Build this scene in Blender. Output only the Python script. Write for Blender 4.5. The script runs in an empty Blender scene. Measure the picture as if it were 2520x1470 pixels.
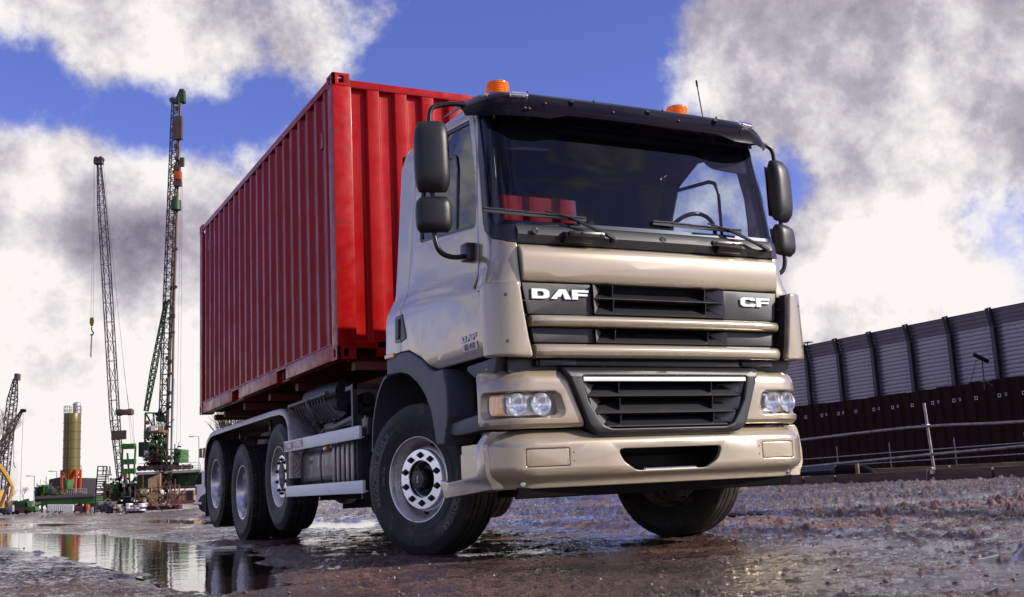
import bpy, bmesh, math, random
import numpy as np
from mathutils import Vector, Matrix, Quaternion
R = math.radians
rnd = random.Random(7)
scn = bpy.context.scene
COL = scn.collection

# ------------------------------------------------------------ camera
CAMLOC = (-4.0867, -8.9384, 0.4472)
YAW, PIT, ROLL, FPX = R(27.0433), R(9.7408), R(-2.7665), 2683.82      # FPX for a picture 2520 px wide
def _basis():
    cy, sy, cp, sp = math.cos(YAW), math.sin(YAW), math.cos(PIT), math.sin(PIT)
    fw = Vector((sy*cp, cy*cp, sp)); r = Vector((cy, -sy, 0)); up = r.cross(fw)
    c, s = math.cos(ROLL), math.sin(ROLL)
    return r*c + up*s, up*c - r*s, fw
CR, CU, CF = _basis()
cam_d = bpy.data.cameras.new('camera'); cam = bpy.data.objects.new('camera', cam_d); COL.objects.link(cam)
m3 = Matrix((CR, CU, -CF)).transposed()
cam.matrix_world = Matrix.Translation(CAMLOC) @ m3.to_4x4()
cam_d.sensor_width = 36; cam_d.lens = FPX/2520*36; cam_d.clip_start = 0.05; cam_d.clip_end = 6000
scn.camera = cam
def raydir(x, y): return CF + CR*((x-1260)/FPX) - CU*((y-735)/FPX)
NH = Vector((math.sin(YAW), math.cos(YAW), 0))

# ------------------------------------------------------------ sun, sky, exposure
SUN_AZ, SUN_EL = R(53), R(28)          # azimuth measured from the truck's front towards its left side
sdir = Vector((math.sin(SUN_AZ)*math.cos(SUN_EL), -math.cos(SUN_AZ)*math.cos(SUN_EL), math.sin(SUN_EL)))
sun_d = bpy.data.lights.new('sun', 'SUN'); sun_d.energy = 5.0; sun_d.angle = R(0.55); sun_d.color = (1, .93, .82)
sun = bpy.data.objects.new('sun', sun_d); COL.objects.link(sun)
sun.rotation_euler = (-sdir).to_track_quat('-Z', 'Y').to_euler(); sun.location = (20, -20, 30)
scn.view_settings.view_transform = 'Standard'; scn.view_settings.look = 'None'
scn.view_settings.gamma = 1; scn.view_settings.exposure = 0.22
try: scn.view_settings.use_curve_mapping = False
except Exception: pass
W = bpy.data.worlds.new('World'); scn.world = W; W.use_nodes = True
nt = W.node_tree; nt.nodes.clear()
def wn(t, **k):
    n = nt.nodes.new(t)
    for a, b in k.items(): setattr(n, a, b)
    return n
def wl(a, b): nt.links.new(a, b)
def wmath(op, a, b=None, c=None, clamp=False):
    n = wn('ShaderNodeMath', operation=op, use_clamp=clamp)
    for i, v in enumerate((a, b, c)):
        if v is None: continue
        if hasattr(v, 'links'): wl(v, n.inputs[i])
        else: n.inputs[i].default_value = v
    return n.outputs[0]
sky = wn('ShaderNodeTexSky', sky_type='NISHITA', sun_disc=False, sun_elevation=SUN_EL,
         sun_rotation=math.atan2(sdir.x, sdir.y), altitude=0, air_density=1.0, dust_density=.35, ozone_density=3.0)
tc = wn('ShaderNodeTexCoord')
D = tc.outputs['Generated']
sep = wn('ShaderNodeSeparateXYZ'); wl(D, sep.inputs[0])
# noise stretched the way a cloud layer is seen: flatter towards the horizon
zz = wmath('ADD', wmath('MAXIMUM', sep.outputs[2], 0.0), .22)
px_ = wmath('DIVIDE', sep.outputs[0], zz); py_ = wmath('DIVIDE', sep.outputs[1], zz)
cmb = wn('ShaderNodeCombineXYZ'); wl(px_, cmb.inputs[0]); wl(py_, cmb.inputs[1])
wl(wmath('MULTIPLY', sep.outputs[2], 3.0), cmb.inputs[2])
def wnoise(vec, scale, detail, rough, dist=0.0, off=(0, 0, 0)):
    mp = wn('ShaderNodeMapping'); mp.inputs['Location'].default_value = off; wl(vec, mp.inputs[0])
    n = wn('ShaderNodeTexNoise'); n.inputs['Scale'].default_value = scale; n.inputs['Detail'].default_value = detail
    n.inputs['Roughness'].default_value = rough; n.inputs['Distortion'].default_value = dist
    wl(mp.outputs[0], n.inputs['Vector']); return n.outputs['Fac']
def blobs(lst):
    tot = None
    for x, y, r, w in lst:
        v = raydir(x, y).normalized()
        dn = wn('ShaderNodeVectorMath', operation='DISTANCE'); wl(D, dn.inputs[0]); dn.inputs[1].default_value = v
        mr = wn('ShaderNodeMapRange', interpolation_type='SMOOTHSTEP')
        mr.inputs['From Min'].default_value = 0; mr.inputs['From Max'].default_value = r/FPX
        mr.inputs['To Min'].default_value = w; mr.inputs['To Max'].default_value = 0
        wl(dn.outputs['Value'], mr.inputs['Value'])
        tot = mr.outputs[0] if tot is None else wmath('ADD', tot, mr.outputs[0])
    return tot
n_big = wnoise(D, 3.4, 9, .58, .15, (3.1, 1.7, .4))
n_fine = wnoise(D, 9.5, 13, .63, .0, (1.0, 5.0, 2.0))
n_wisp = wnoise(D, 26, 9, .64, .1, (4.0, 2.0, 6.0))
n_shade = wnoise(D, 6.5, 9, .56, .0, (7.3, 2.2, 1.1))
CLOUDS = [(300, 60, 420, .42), (700, 110, 260, .16), (60, 470, 300, .42), (420, 520, 340, .50), (130, 760, 420, .42),
          (300, 1000, 620, .40), (2150, 150, 520, .46), (2480, 330, 420, .30), (2150, 660, 380, .46), (2020, 420, 260, .18),
          (2300, 900, 420, .30), (480, 240, 150, .14), (1750, 60, 260, .12), (1900, 900, 400, .25),
          (1250, 120, 460, -.66), (980, 280, 300, -.40), (60, 200, 200, -.48), (300, 330, 180, -.38), (360, 300, 180, -.36), (30, 640, 120, -.34),
          (2440, 540, 170, -.24), (1960, 470, 150, -.12), (1500, 200, 320, -.3), (500, 300, 200, -.44), (680, 260, 160, -.32), (1930, 430, 160, -.26), (2330, 480, 160, -.08), (2430, 420, 200, .10), (760, 150, 130, .20), (980, 70, 130, .22), (870, 190, 90, .12), (2480, 690, 130, -.12), (160, 300, 130, -.2)]
field = wmath('ADD', wmath('ADD', wmath('MULTIPLY', n_big, 1.0), wmath('MULTIPLY_ADD', n_fine, 1.05, -.03)), wmath('ADD', blobs(CLOUDS), wmath('MULTIPLY_ADD', n_wisp, .40, -.20)))
# thicker cover low down on every side
low = wn('ShaderNodeMapRange', interpolation_type='SMOOTHSTEP'); wl(sep.outputs[2], low.inputs['Value'])
low.inputs['From Min'].default_value = 0; low.inputs['From Max'].default_value = .20
low.inputs['To Min'].default_value = .28; low.inputs['To Max'].default_value = 0
field = wmath('ADD', field, low.outputs[0])
cov = wn('ShaderNodeMapRange', interpolation_type='SMOOTHSTEP'); wl(field, cov.inputs['Value'])
cov.inputs['From Min'].default_value = .88; cov.inputs['From Max'].default_value = 1.25
SHADE = [(300, 480, 220, -.16), (1900, 230, 420, -.10), (2300, 60, 260, .06), (2150, 640, 260, .22), (340, 420, 150, .15),
         (150, 620, 200, .12), (130, 740, 200, .14), (300, 60, 260, .10), (30, 1010, 260, -.10), (200, 560, 160, -.18), (240, 1100, 300, .12),
         (2450, 260, 250, -.02), (420, 700, 200, -.05)]
sh = wmath('ADD', wmath('ADD', wmath('MULTIPLY', n_shade, 1.15), wmath('MULTIPLY_ADD', n_fine, 1.0, -.25)), wmath('ADD', blobs(SHADE), wmath('MULTIPLY_ADD', n_wisp, .35, -.175)))
lo2 = wn('ShaderNodeMapRange', interpolation_type='SMOOTHSTEP'); wl(sep.outputs[2], lo2.inputs['Value'])
lo2.inputs['From Min'].default_value = .02; lo2.inputs['From Max'].default_value = .24; lo2.inputs['To Min'].default_value = .20; lo2.inputs['To Max'].default_value = 0
sh = wmath('ADD', sh, lo2.outputs[0])
ramp = wn('ShaderNodeValToRGB'); wl(sh, ramp.inputs[0])
cr = ramp.color_ramp; cr.elements[0].position = .52; cr.elements[0].color = (2.3, 2.05, 2.8, 1)
cr.elements[1].position = 1.0; cr.elements[1].color = (9.9, 9.5, 9.3, 1)
e = cr.elements.new(.76); e.color = (4.9, 4.55, 5.2, 1)
tint = wn('ShaderNodeMix', data_type='RGBA', blend_type='MULTIPLY'); tint.inputs['Factor'].default_value = 1
wl(sky.outputs[0], tint.inputs[6]); tint.inputs[7].default_value = (1.12, .96, 1.72, 1)
mix = wn('ShaderNodeMix', data_type='RGBA'); wl(cov.outputs[0], mix.inputs['Factor'])
wl(tint.outputs[2], mix.inputs[6]); wl(ramp.outputs[0], mix.inputs[7])
bg = wn('ShaderNodeBackground'); bg.inputs['Strength'].default_value = .084; wl(mix.outputs[2], bg.inputs[0])
out = wn('ShaderNodeOutputWorld'); wl(bg.outputs[0], out.inputs[0])

# ------------------------------------------------------------ materials
MATS = {}
def mat(name, base, rough=.5, metal=0.0, coat=0.0, coat_r=.05, vary=0.0, vscale=6, bump=0.0, bscale=60, spec=.5, dirt=None,
        dscale=3, dthr=(.5, .7), rvary=0.0, alpha=None, emis=None, hook=None, trans=None, vstretch=(1, 1, 1)):
    m = bpy.data.materials.new(name); m.use_nodes = True; MATS[name] = m
    t = m.node_tree; b = t.nodes['Principled BSDF']
    b.inputs['Base Color'].default_value = (*base, 1); b.inputs['Roughness'].default_value = rough
    b.inputs['Metallic'].default_value = metal; b.inputs['Specular IOR Level'].default_value = spec
    b.inputs['Coat Weight'].default_value = coat; b.inputs['Coat Roughness'].default_value = coat_r
    co = t.nodes.new('ShaderNodeTexCoord'); mp = t.nodes.new('ShaderNodeMapping'); mp.inputs['Scale'].default_value = vstretch
    t.links.new(co.outputs['Object'], mp.inputs[0])
    def noise(s, d=6, r=.6):
        n = t.nodes.new('ShaderNodeTexNoise'); n.inputs['Scale'].default_value = s; n.inputs['Detail'].default_value = d
        n.inputs['Roughness'].default_value = r; t.links.new(mp.outputs[0], n.inputs['Vector']); return n.outputs['Fac']
    col = None
    if vary:
        rp = t.nodes.new('ShaderNodeMapRange'); rp.inputs['To Min'].default_value = 1-vary; rp.inputs['To Max'].default_value = 1+vary
        rp.inputs['From Min'].default_value = .3; rp.inputs['From Max'].default_value = .7
        t.links.new(noise(vscale), rp.inputs[0])
        mx = t.nodes.new('ShaderNodeMix'); mx.data_type = 'RGBA'; mx.blend_type = 'MULTIPLY'; mx.inputs['Factor'].default_value = 1
        mx.inputs[6].default_value = (*base, 1); t.links.new(rp.outputs[0], mx.inputs[7]); col = mx.outputs[2]
        t.links.new(col, b.inputs['Base Color'])
    if dirt:
        rp = t.nodes.new('ShaderNodeMapRange'); rp.interpolation_type = 'SMOOTHSTEP'
        rp.inputs['From Min'].default_value, rp.inputs['From Max'].default_value = dthr
        t.links.new(noise(dscale, 9, .68), rp.inputs[0])
        mx = t.nodes.new('ShaderNodeMix'); mx.data_type = 'RGBA'; t.links.new(rp.outputs[0], mx.inputs['Factor'])
        if col: t.links.new(col, mx.inputs[6])
        else: mx.inputs[6].default_value = (*base, 1)
        mx.inputs[7].default_value = (*dirt, 1); t.links.new(mx.outputs[2], b.inputs['Base Color'])
    if rvary:
        rp = t.nodes.new('ShaderNodeMapRange'); rp.inputs['To Min'].default_value = max(.02, rough-rvary); rp.inputs['To Max'].default_value = rough+rvary
        rp.inputs['From Min'].default_value = .35; rp.inputs['From Max'].default_value = .65
        t.links.new(noise(vscale*1.7), rp.inputs[0]); t.links.new(rp.outputs[0], b.inputs['Roughness'])
    if bump:
        bp = t.nodes.new('ShaderNodeBump'); bp.inputs['Strength'].default_value = 1; bp.inputs['Distance'].default_value = bump
        t.links.new(noise(bscale, 3), bp.inputs['Height']); t.links.new(bp.outputs[0], b.inputs['Normal'])
    if emis: b.inputs['Emission Color'].default_value = (*emis, 1); b.inputs['Emission Strength'].default_value = 1
    if hook: hook(t, b, mp)
    return m
def glassy(name, tint, rough=.0, ior=1.45, body=None, k=1.6):
    """thin sheet: tinted transparency under a fresnel reflection"""
    m = bpy.data.materials.new(name); m.use_nodes = True; MATS[name] = m; t = m.node_tree; t.nodes.clear()
    o = t.nodes.new('ShaderNodeOutputMaterial'); tr = t.nodes.new('ShaderNodeBsdfTransparent'); tr.inputs[0].default_value = (*tint, 1)
    g = t.nodes.new('ShaderNodeBsdfGlossy'); g.inputs['Roughness'].default_value = rough; g.inputs[0].default_value = (1, 1, 1, 1)
    lw = t.nodes.new('ShaderNodeLayerWeight'); lw.inputs[0].default_value = .5
    pw = t.nodes.new('ShaderNodeMath'); pw.operation = 'POWER'; pw.inputs[1].default_value = 5; t.links.new(lw.outputs['Facing'], pw.inputs[0])
    f = t.nodes.new('ShaderNodeMath'); f.operation = 'MULTIPLY_ADD'; r0 = ((ior-1)/(ior+1))**2*k; f.inputs[1].default_value = (1-r0)*min(1, k); f.inputs[2].default_value = r0; t.links.new(pw.outputs[0], f.inputs[0])
    mx = t.nodes.new('ShaderNodeMixShader'); t.links.new(f.outputs[0], mx.inputs[0])
    base = tr.outputs[0]
    if body:
        df = t.nodes.new('ShaderNodeBsdfDiffuse'); df.inputs[0].default_value = (*body[:3], 1)
        mb = t.nodes.new('ShaderNodeMixShader'); mb.inputs[0].default_value = body[3]
        t.links.new(base, mb.inputs[1]); t.links.new(df.outputs[0], mb.inputs[2]); base = mb.outputs[0]
    t.links.new(base, mx.inputs[1]); t.links.new(g.outputs[0], mx.inputs[2]); t.links.new(mx.outputs[0], o.inputs[0])
    return m
mat('paint', (.42, .352, .248), .27, metal=.45, coat=1, coat_r=.03, vary=.03, vscale=2.5)
mat('paint_bar', (.42, .352, .248), .25, metal=.45, coat=1, coat_r=.03)
mat('plastic', (.016, .015, .017), .42, bump=.0006, bscale=420, vary=.15, vscale=9)
mat('plastic_smooth', (.012, .011, .013), .30, vary=.1, bump=.0002, bscale=300)
mat('fender', (.075, .073, .088), .50, bump=.0004, bscale=300, vary=.12, vscale=5)
mat('dark', (.006, .005, .005), .85, spec=.2)
mat('interior', (.010, .009, .012), .8, spec=.2)
mat('duct', (.045, .028, .026), .55)
mat('rubber', (.021, .019, .019), .60, spec=.35, vary=.25, vscale=14, dirt=(.10, .076, .062), dscale=6, dthr=(.50, .74), bump=.0010, bscale=160)
mat('letter', (.13, .125, .125), .5)
mat('letter_white', (.82, .82, .82), .35)
mat('chrome', (.90, .90, .91), .07, metal=1)
mat('bowl_chrome', (.95, .95, .96), .22, metal=.9)
mat('alu', (.78, .77, .78), .22, metal=1, vary=.05, vscale=20, bump=.0003, bscale=80)
mat('rim', (.74, .70, .66), .33, metal=.8, vary=.15, vscale=7, dirt=(.26, .20, .15), dscale=5, dthr=(.58, .8), rvary=.1)
mat('white_plank', (.88, .87, .85), .38, vary=.06, vscale=5, dirt=(.45, .40, .36), dscale=4, dthr=(.55, .85), vstretch=(1, .3, 1))
mat('red', (.34, .0028, .0028), .36, spec=.16, coat=.05, coat_r=.15, vary=.12, vscale=2.2, dirt=(.28, .006, .007), dscale=5, dthr=(.55, .78), rvary=.10, bump=.0008, bscale=7)
mat('red_frame', (.36, .0035, .004), .34, spec=.22, coat=.06, coat_r=.15, vary=.15, vscale=6, dirt=(.22, .02, .015), dscale=7, dthr=(.55, .7), rvary=.1)
mat('subframe', (.16, .03, .02), .6, vary=.3, vscale=5, dirt=(.05, .03, .02), dscale=3)
mat('steel_dark', (.055, .050, .055), .45, metal=.4, vary=.3, vscale=8, dirt=(.10, .07, .05), dscale=5, dthr=(.5, .7))
mat('tank', (.14, .125, .125), .32, metal=.7, vary=.2, vscale=6, dirt=(.10, .08, .07), dscale=4, dthr=(.45, .75), rvary=.12, vstretch=(1, 1, .4))
mat('gear', (.10, .085, .085), .5, vary=.3, vscale=10, dirt=(.12, .09, .07), dscale=5, dthr=(.45, .7))
def _tread(t, b, mp):
    v = t.nodes.new('ShaderNodeTexVoronoi'); v.inputs['Scale'].default_value = 52; t.links.new(mp.outputs[0], v.inputs['Vector'])
    bp = t.nodes.new('ShaderNodeBump'); bp.inputs['Distance'].default_value = .0022; t.links.new(v.outputs['Distance'], bp.inputs['Height'])
    t.links.new(bp.outputs[0], b.inputs['Normal'])
mat('treadplate', (.30, .27, .26), .38, metal=.8, vary=.3, vscale=9, hook=_tread, dirt=(.10, .07, .06), dscale=5, dthr=(.5, .8))
mat('amber', (1.0, .36, .015), .12, coat=1, coat_r=.02)
mat('amber_lens', (.95, .36, .04), .22, metal=.7, coat=1, coat_r=.02)
mat('amber_side', (.75, .25, .02), .15, coat=1)
glassy('lens', (.93, .95, .97), .0, 1.5)
glassy('beacon_glass', (1.0, .42, .04), .06, 1.5, (1.0, .30, .0, .45))
glassy('screen_glass', (.70, .74, .82), .0, 1.45, None, .8)
glassy('window_glass', (.72, .80, .90), .0, 1.5, None, 1.8)
glassy('rear_glass', (.62, .58, .64), .0, 1.5, None, .5)
glassy('visor_acrylic', (.085, .055, .10), .16, 1.45, (.016, .009, .018, .30), .55)
mat('plastic_painted_glare', (.30, .295, .29), .30)  # black plastic of the louvre ends, sun glare painted in as a paler base
mat('sign_red', (.65, .04, .02), .5)
mat('plate_white', (.80, .80, .78), .4)
mat('maroon', (.10, .02, .03), .5)
mat('mirror_glass', (.8, .8, .82), .02, metal=1)
# ------------------------------------------------------------ building helpers
def setp(o, label=None, cat=None, group=None, kind=None):
    if label: o['label'] = label
    if cat: o['category'] = cat
    if group: o['group'] = group
    if kind: o['kind'] = kind
    return o
def finish(me, mat_, smooth=40):
    if mat_: me.materials.append(MATS[mat_] if isinstance(mat_, str) else mat_)
    if smooth:
        me.polygons.foreach_set('use_smooth', [True]*len(me.polygons))
        me.set_sharp_from_angle(angle=R(smooth))
    me.update()
def obj(name, bm, mat_, parent=None, smooth=40, label=None, kind=None):
    me = bpy.data.meshes.new(name); bm.to_mesh(me); bm.free(); finish(me, mat_, smooth)
    o = bpy.data.objects.new(name, me); COL.objects.link(o)
    if parent is not None: o.parent = parent
    if label: o['label'] = label
    if kind: o['kind'] = kind
    return o
def inst(name, me, parent, loc=(0, 0, 0), rot=(0, 0, 0), scale=(1, 1, 1)):
    o = bpy.data.objects.new(name, me); COL.objects.link(o); o.parent = parent
    o.location = loc; o.rotation_euler = rot; o.scale = scale; return o
def empty(name, label, cat, loc=(0, 0, 0), rz=0, group=None):
    o = bpy.data.objects.new(name, None); COL.objects.link(o); o.location = loc; o.rotation_euler = (0, 0, rz)
    o.empty_display_size = .3
    return setp(o, label, cat, group)
def nb(): return bmesh.new()
def box(bm, c, s, rot=None, bev=0.0):
    M = Matrix.Translation(c)
    if rot: M = M @ Matrix.Rotation(rot[0], 4, 'X') @ Matrix.Rotation(rot[1], 4, 'Y') @ Matrix.Rotation(rot[2], 4, 'Z')
    g = bmesh.ops.create_cube(bm, size=1, matrix=M @ Matrix.Diagonal((*s, 1)))
    if bev:
        es = list({e for v in g['verts'] for e in v.link_edges})
        bmesh.ops.bevel(bm, geom=es, offset=bev, segments=2, affect='EDGES', profile=.6)
    return bm
def bb(bm, x0, x1, y0, y1, z0, z1, bev=0.0): return box(bm, ((x0+x1)/2, (y0+y1)/2, (z0+z1)/2), (abs(x1-x0), abs(y1-y0), abs(z1-z0)), None, bev)
def tube(bm, pts, r, n=10, cap=True, closed=False):
    pts = [Vector(p) for p in pts]; rs = r if isinstance(r, (list, tuple)) else [r]*len(pts)
    rings = []; prev = None
    for i, p in enumerate(pts):
        if closed: t = pts[(i+1) % len(pts)]-pts[i-1]
        else: t = (pts[min(i+1, len(pts)-1)]-pts[max(i-1, 0)])
        t = t.normalized()
        a = prev if prev is not None else (Vector((0, 0, 1)) if abs(t.z) < .9 else Vector((1, 0, 0)))
        u = (a - t*a.dot(t)).normalized(); v = t.cross(u); prev = u
        rings.append([bm.verts.new(p + (u*math.cos(2*math.pi*k/n + math.pi/n) + v*math.sin(2*math.pi*k/n + math.pi/n))*rs[i]) for k in range(n)])
    m = len(rings)
    for i in range(m if closed else m-1):
        a, b = rings[i], rings[(i+1) % m]
        for k in range(n): bm.faces.new((a[k], a[(k+1) % n], b[(k+1) % n], b[k]))
    if cap and not closed: bm.faces.new(rings[0][::-1]); bm.faces.new(rings[-1])
    return bm
def smooth_path(pts, it=2):
    pts = [Vector(p) for p in pts]
    for _ in range(it):
        q = [pts[0]]
        for a, b in zip(pts, pts[1:]): q += [a*.75+b*.25, a*.25+b*.75]
        pts = q + [pts[-1]]
    return pts
def lathe(bm, prof, n=48, axis='x', closed=False, M=None):
    """prof: (axial, radius)"""
    rings = []
    for a, r in prof:
        ring = []
        for k in range(n):
            c, s = math.cos(2*math.pi*k/n), math.sin(2*math.pi*k/n)
            p = Vector((a, r*c, r*s)) if axis == 'x' else (Vector((r*c, a, r*s)) if axis == 'y' else Vector((r*c, r*s, a)))
            if M: p = M @ p
            ring.append(bm.verts.new(p))
        rings.append(ring)
    m = len(rings)
    for i in range(m if closed else m-1):
        a, b = rings[i], rings[(i+1) % m]
        for k in range(n): bm.faces.new((a[k], a[(k+1) % n], b[(k+1) % n], b[k]))
    bmesh.ops.recalc_face_normals(bm, faces=bm.faces)
    return bm
def capped(prof): return [(prof[0][0], .0004)] + prof + [(prof[-1][0], .0004)]
def prism(bm, prof, a0, a1, axis='x', bev=0.0):
    """extrude a 2D outline along an axis; prof is (y,z) for x, (x,z) for y, (x,y) for z"""
    def P(p, a): return (a, p[0], p[1]) if axis == 'x' else ((p[0], a, p[1]) if axis == 'y' else (p[0], p[1], a))
    A = [bm.verts.new(P(p, a0)) for p in prof]; B = [bm.verts.new(P(p, a1)) for p in prof]
    n = len(prof); fs = [bm.faces.new(A), bm.faces.new(B[::-1])]
    for i in range(n): fs.append(bm.faces.new((A[i], B[i], B[(i+1) % n], A[(i+1) % n])))
    bmesh.ops.recalc_face_normals(bm, faces=fs)
    if bev:
        es = list({e for f in fs for e in f.edges})
        bmesh.ops.bevel(bm, geom=es, offset=bev, segments=2, affect='EDGES', profile=.6)
    return bm
def beam(bm, a, b, w, h=None, roll=0):
    a, b = Vector(a), Vector(b); d = b-a; L = d.length
    if L < 1e-6: return bm
    q = d.to_track_quat('Z', 'Y')
    M = Matrix.Translation((a+b)/2) @ q.to_matrix().to_4x4() @ Matrix.Rotation(roll, 4, 'Z') @ Matrix.Diagonal((w, h or w, L, 1))
    bmesh.ops.create_cube(bm, size=1, matrix=M); return bm
# ---- rounded slabs in flat (s, z, depth) space, wrapped afterwards onto a body surface
def area2(p): return sum(a[0]*b[1]-b[0]*a[1] for a, b in zip(p, p[1:]+p[:1]))/2
def fillet(pts, r, seg=4):
    out = []; n = len(pts)
    for i in range(n):
        p = Vector(pts[i][:2]); rr = pts[i][2] if len(pts[i]) > 2 else r
        a = Vector(pts[i-1][:2])-p; b = Vector(pts[(i+1) % n][:2])-p
        la, lb = a.length, b.length
        if rr <= 0 or la < 1e-6 or lb < 1e-6: out.append((p.x, p.y)); continue
        a /= la; b /= lb; ang = a.angle(b)
        if ang > 3.0: out.append((p.x, p.y)); continue
        t = min(rr/math.tan(ang/2), la*.48, lb*.48)
        p0 = p+a*t; p1 = p+b*t
        for k in range(seg+1):
            u = k/seg; q = p0*(1-u)**2 + p*2*u*(1-u) + p1*u*u; out.append((q.x, q.y))
    return out
def inset(loop, d):
    n = len(loop); out = []
    for i in range(n):
        p0, p, p1 = Vector(loop[i-1]), Vector(loop[i]), Vector(loop[(i+1) % n])
        a = (p-p0); b = (p1-p)
        a = a.normalized() if a.length > 1e-9 else b.normalized(); b = b.normalized() if b.length > 1e-9 else a
        na, nb_ = Vector((-a.y, a.x)), Vector((-b.y, b.x)); m = na+nb_
        if m.length < 1e-6: m = na
        m.normalize(); k = d/max(.35, m.dot(na)); out.append((p.x+m.x*k, p.y+m.y*k))
    return out
def slab(outer, holes=(), t=.02, e=.004, d0=0.0, rr=.01, seg=3, back=True, hr=None):
    bm = nb(); loops = []
    for k, l in enumerate([outer]+list(holes)):
        l = fillet(l, rr if k == 0 else (rr if hr is None else hr))
        a = area2(l)
        if (a < 0) == (k == 0): l = l[::-1]
        loops.append(l)
    top_edges = []; bot_edges = []
    for l in loops:
        rings = [[(p, -t) for p in l]]
        for s in range(seg+1):
            th = math.pi/2*s/seg; rings.append([(p, -e*(1-math.sin(th))) for p in inset(l, e*(1-math.cos(th)))])
        vr = [[bm.verts.new((p[0], p[1], d0+d)) for p, d in r] for r in rings]
        n = len(l)
        for a, b in zip(vr, vr[1:]):
            for i in range(n): bm.faces.new((a[i], a[(i+1) % n], b[(i+1) % n], b[i]))
        for i in range(n):
            top_edges.append(bm.edges.get((vr[-1][i], vr[-1][(i+1) % n]))); bot_edges.append(bm.edges.get((vr[0][i], vr[0][(i+1) % n])))
    bmesh.ops.triangle_fill(bm, use_beauty=True, use_dissolve=False, edges=top_edges, normal=(0, 0, 1))
    if back: bmesh.ops.triangle_fill(bm, use_beauty=True, use_dissolve=False, edges=bot_edges, normal=(0, 0, -1))
    return bm
def cuts(bm, ds=None, dz=None, rng=None):
    xs = [v.co.x for v in bm.verts]; ys = [v.co.y for v in bm.verts]
    for ax, st, vals in ((0, ds, xs), (1, dz, ys)):
        if not st: continue
        pos = st if isinstance(st, (list, tuple)) else [min(vals)+st*(i+.5) for i in range(int((max(vals)-min(vals))/st)+1)]
        for p in pos:
            if not (min(vals)+1e-4 < p < max(vals)-1e-4): continue
            co = [0, 0, 0]; no = [0, 0, 0]; co[ax] = p; no[ax] = 1
            bmesh.ops.bisect_plane(bm, geom=bm.verts[:]+bm.edges[:]+bm.faces[:], dist=1e-5, plane_co=co, plane_no=no)
    return bm
def wrap(bm, P, mirror=False):
    for v in bm.verts:
        q = P(v.co.x, v.co.y, v.co.z); v.co = (-q[0] if mirror else q[0], q[1], q[2])
    if mirror: bmesh.ops.reverse_faces(bm, faces=bm.faces)
    bmesh.ops.recalc_face_normals(bm, faces=bm.faces)
    return bm
def interp(tab):
    xs = [a for a, _ in tab]; ys = [b for _, b in tab]
    def f(z):
        if z <= xs[0]: return ys[0]
        for i in range(len(xs)-1):
            if z <= xs[i+1]:
                u = (z-xs[i])/(xs[i+1]-xs[i]); u = u*u*(3-2*u) if SM[0] else u
                return ys[i]*(1-u)+ys[i+1]*u
        return ys[-1]
    return f
SM = [False]
def hullmap(Wf, Rf, Ff, bow):
    g = lambda v: v if callable(v) else (lambda z: v)
    Wf, Rf, Ff = g(Wf), g(Rf), g(Ff)
    def P(s, z, d):
        w, r, f = Wf(z), Rf(z), Ff(z); sg = 1 if s >= 0 else -1; a = abs(s); xc = w-r
        if a < xc:
            k = 2*bow*a/xc/xc; n = Vector((k, 1)).normalized()
            return (sg*(a+n.x*d), f+bow*(a/xc)**2-n.y*d, z)
        th = (a-xc)/r
        if th < math.pi/2:
            return (sg*(xc+(r+d)*math.sin(th)), f+bow+r-(r+d)*math.cos(th), z)
        return (sg*(w+d), f+bow+r+(a-xc-r*math.pi/2), z)
    return P
# ---- flat lettering: a built-in font, or cut outlines for the wide logo letters
def text_bm(body, size, ext=.002, bold=0.0, xs=1.0):
    cu = bpy.data.curves.new('lettering', 'FONT'); cu.body = body; cu.size = size; cu.extrude = ext; cu.offset = bold
    cu.align_x = 'CENTER'; cu.align_y = 'CENTER'; cu.resolution_u = 3
    o = bpy.data.objects.new('lettering', cu); COL.objects.link(o); bpy.context.view_layer.update()
    me = bpy.data.meshes.new_from_object(o.evaluated_get(bpy.context.evaluated_depsgraph_get()))
    bpy.data.objects.remove(o); bm = nb(); bm.from_mesh(me); bpy.data.meshes.remove(me); bpy.data.curves.remove(cu)
    for v in bm.verts: v.co.x *= xs
    return bm
GLYPH = {
 'D': ([(0, 0), (1.05, 0), (1.42, .10), (1.55, .30), (1.55, .70), (1.42, .90), (1.05, 1), (0, 1)],
       [(.50, .26), (.92, .26), (1.05, .38), (1.05, .62), (.92, .74), (.50, .74)]),
 'A': ([(0, 0), (.52, 0), (.66, .24), (.86, .24), (.98, .50), (1.06, .62), (1.24, 0), (1.80, 0), (1.36, 1), (.74, 1)], None),
 'F': ([(0, 0), (.52, 0), (.52, .36), (1.40, .36), (1.40, .60), (.52, .60), (.52, .74), (1.50, .74), (1.50, 1), (0, 1)], None),
 'C': ([(.30, 0), (1.45, 0), (1.60, .12), (1.60, .34), (1.10, .34), (1.02, .24), (.62, .24), (.50, .36), (.50, .64), (.62, .76), (1.02, .76),
        (1.10, .66), (1.60, .66), (1.60, .88), (1.45, 1), (.30, 1), (.0, .80), (.0, .20)], None),
}
def logo_bm(word, h, width, t=.012, gap=.10, e=.001):
    tot = sum(max(p[0] for p in GLYPH[c][0]) for c in word)+gap*(len(word)-1); k = width/tot; x = 0; bm = nb()
    for c in word:
        o, hh = GLYPH[c]; f = lambda l: [((x+p[0])*k, p[1]*h) for p in l]
        b = slab(f(o), [f(hh)] if hh else [], t, e, 0, 0, 1)
        me = bpy.data.meshes.new('g'); b.to_mesh(me); b.free(); bm.from_mesh(me); bpy.data.meshes.remove(me)
        x += max(p[0] for p in o)+gap
    return bm
def join(a, b):
    me = bpy.data.meshes.new('j'); b.to_mesh(me); b.free(); a.from_mesh(me); bpy.data.meshes.remove(me); return a
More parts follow.
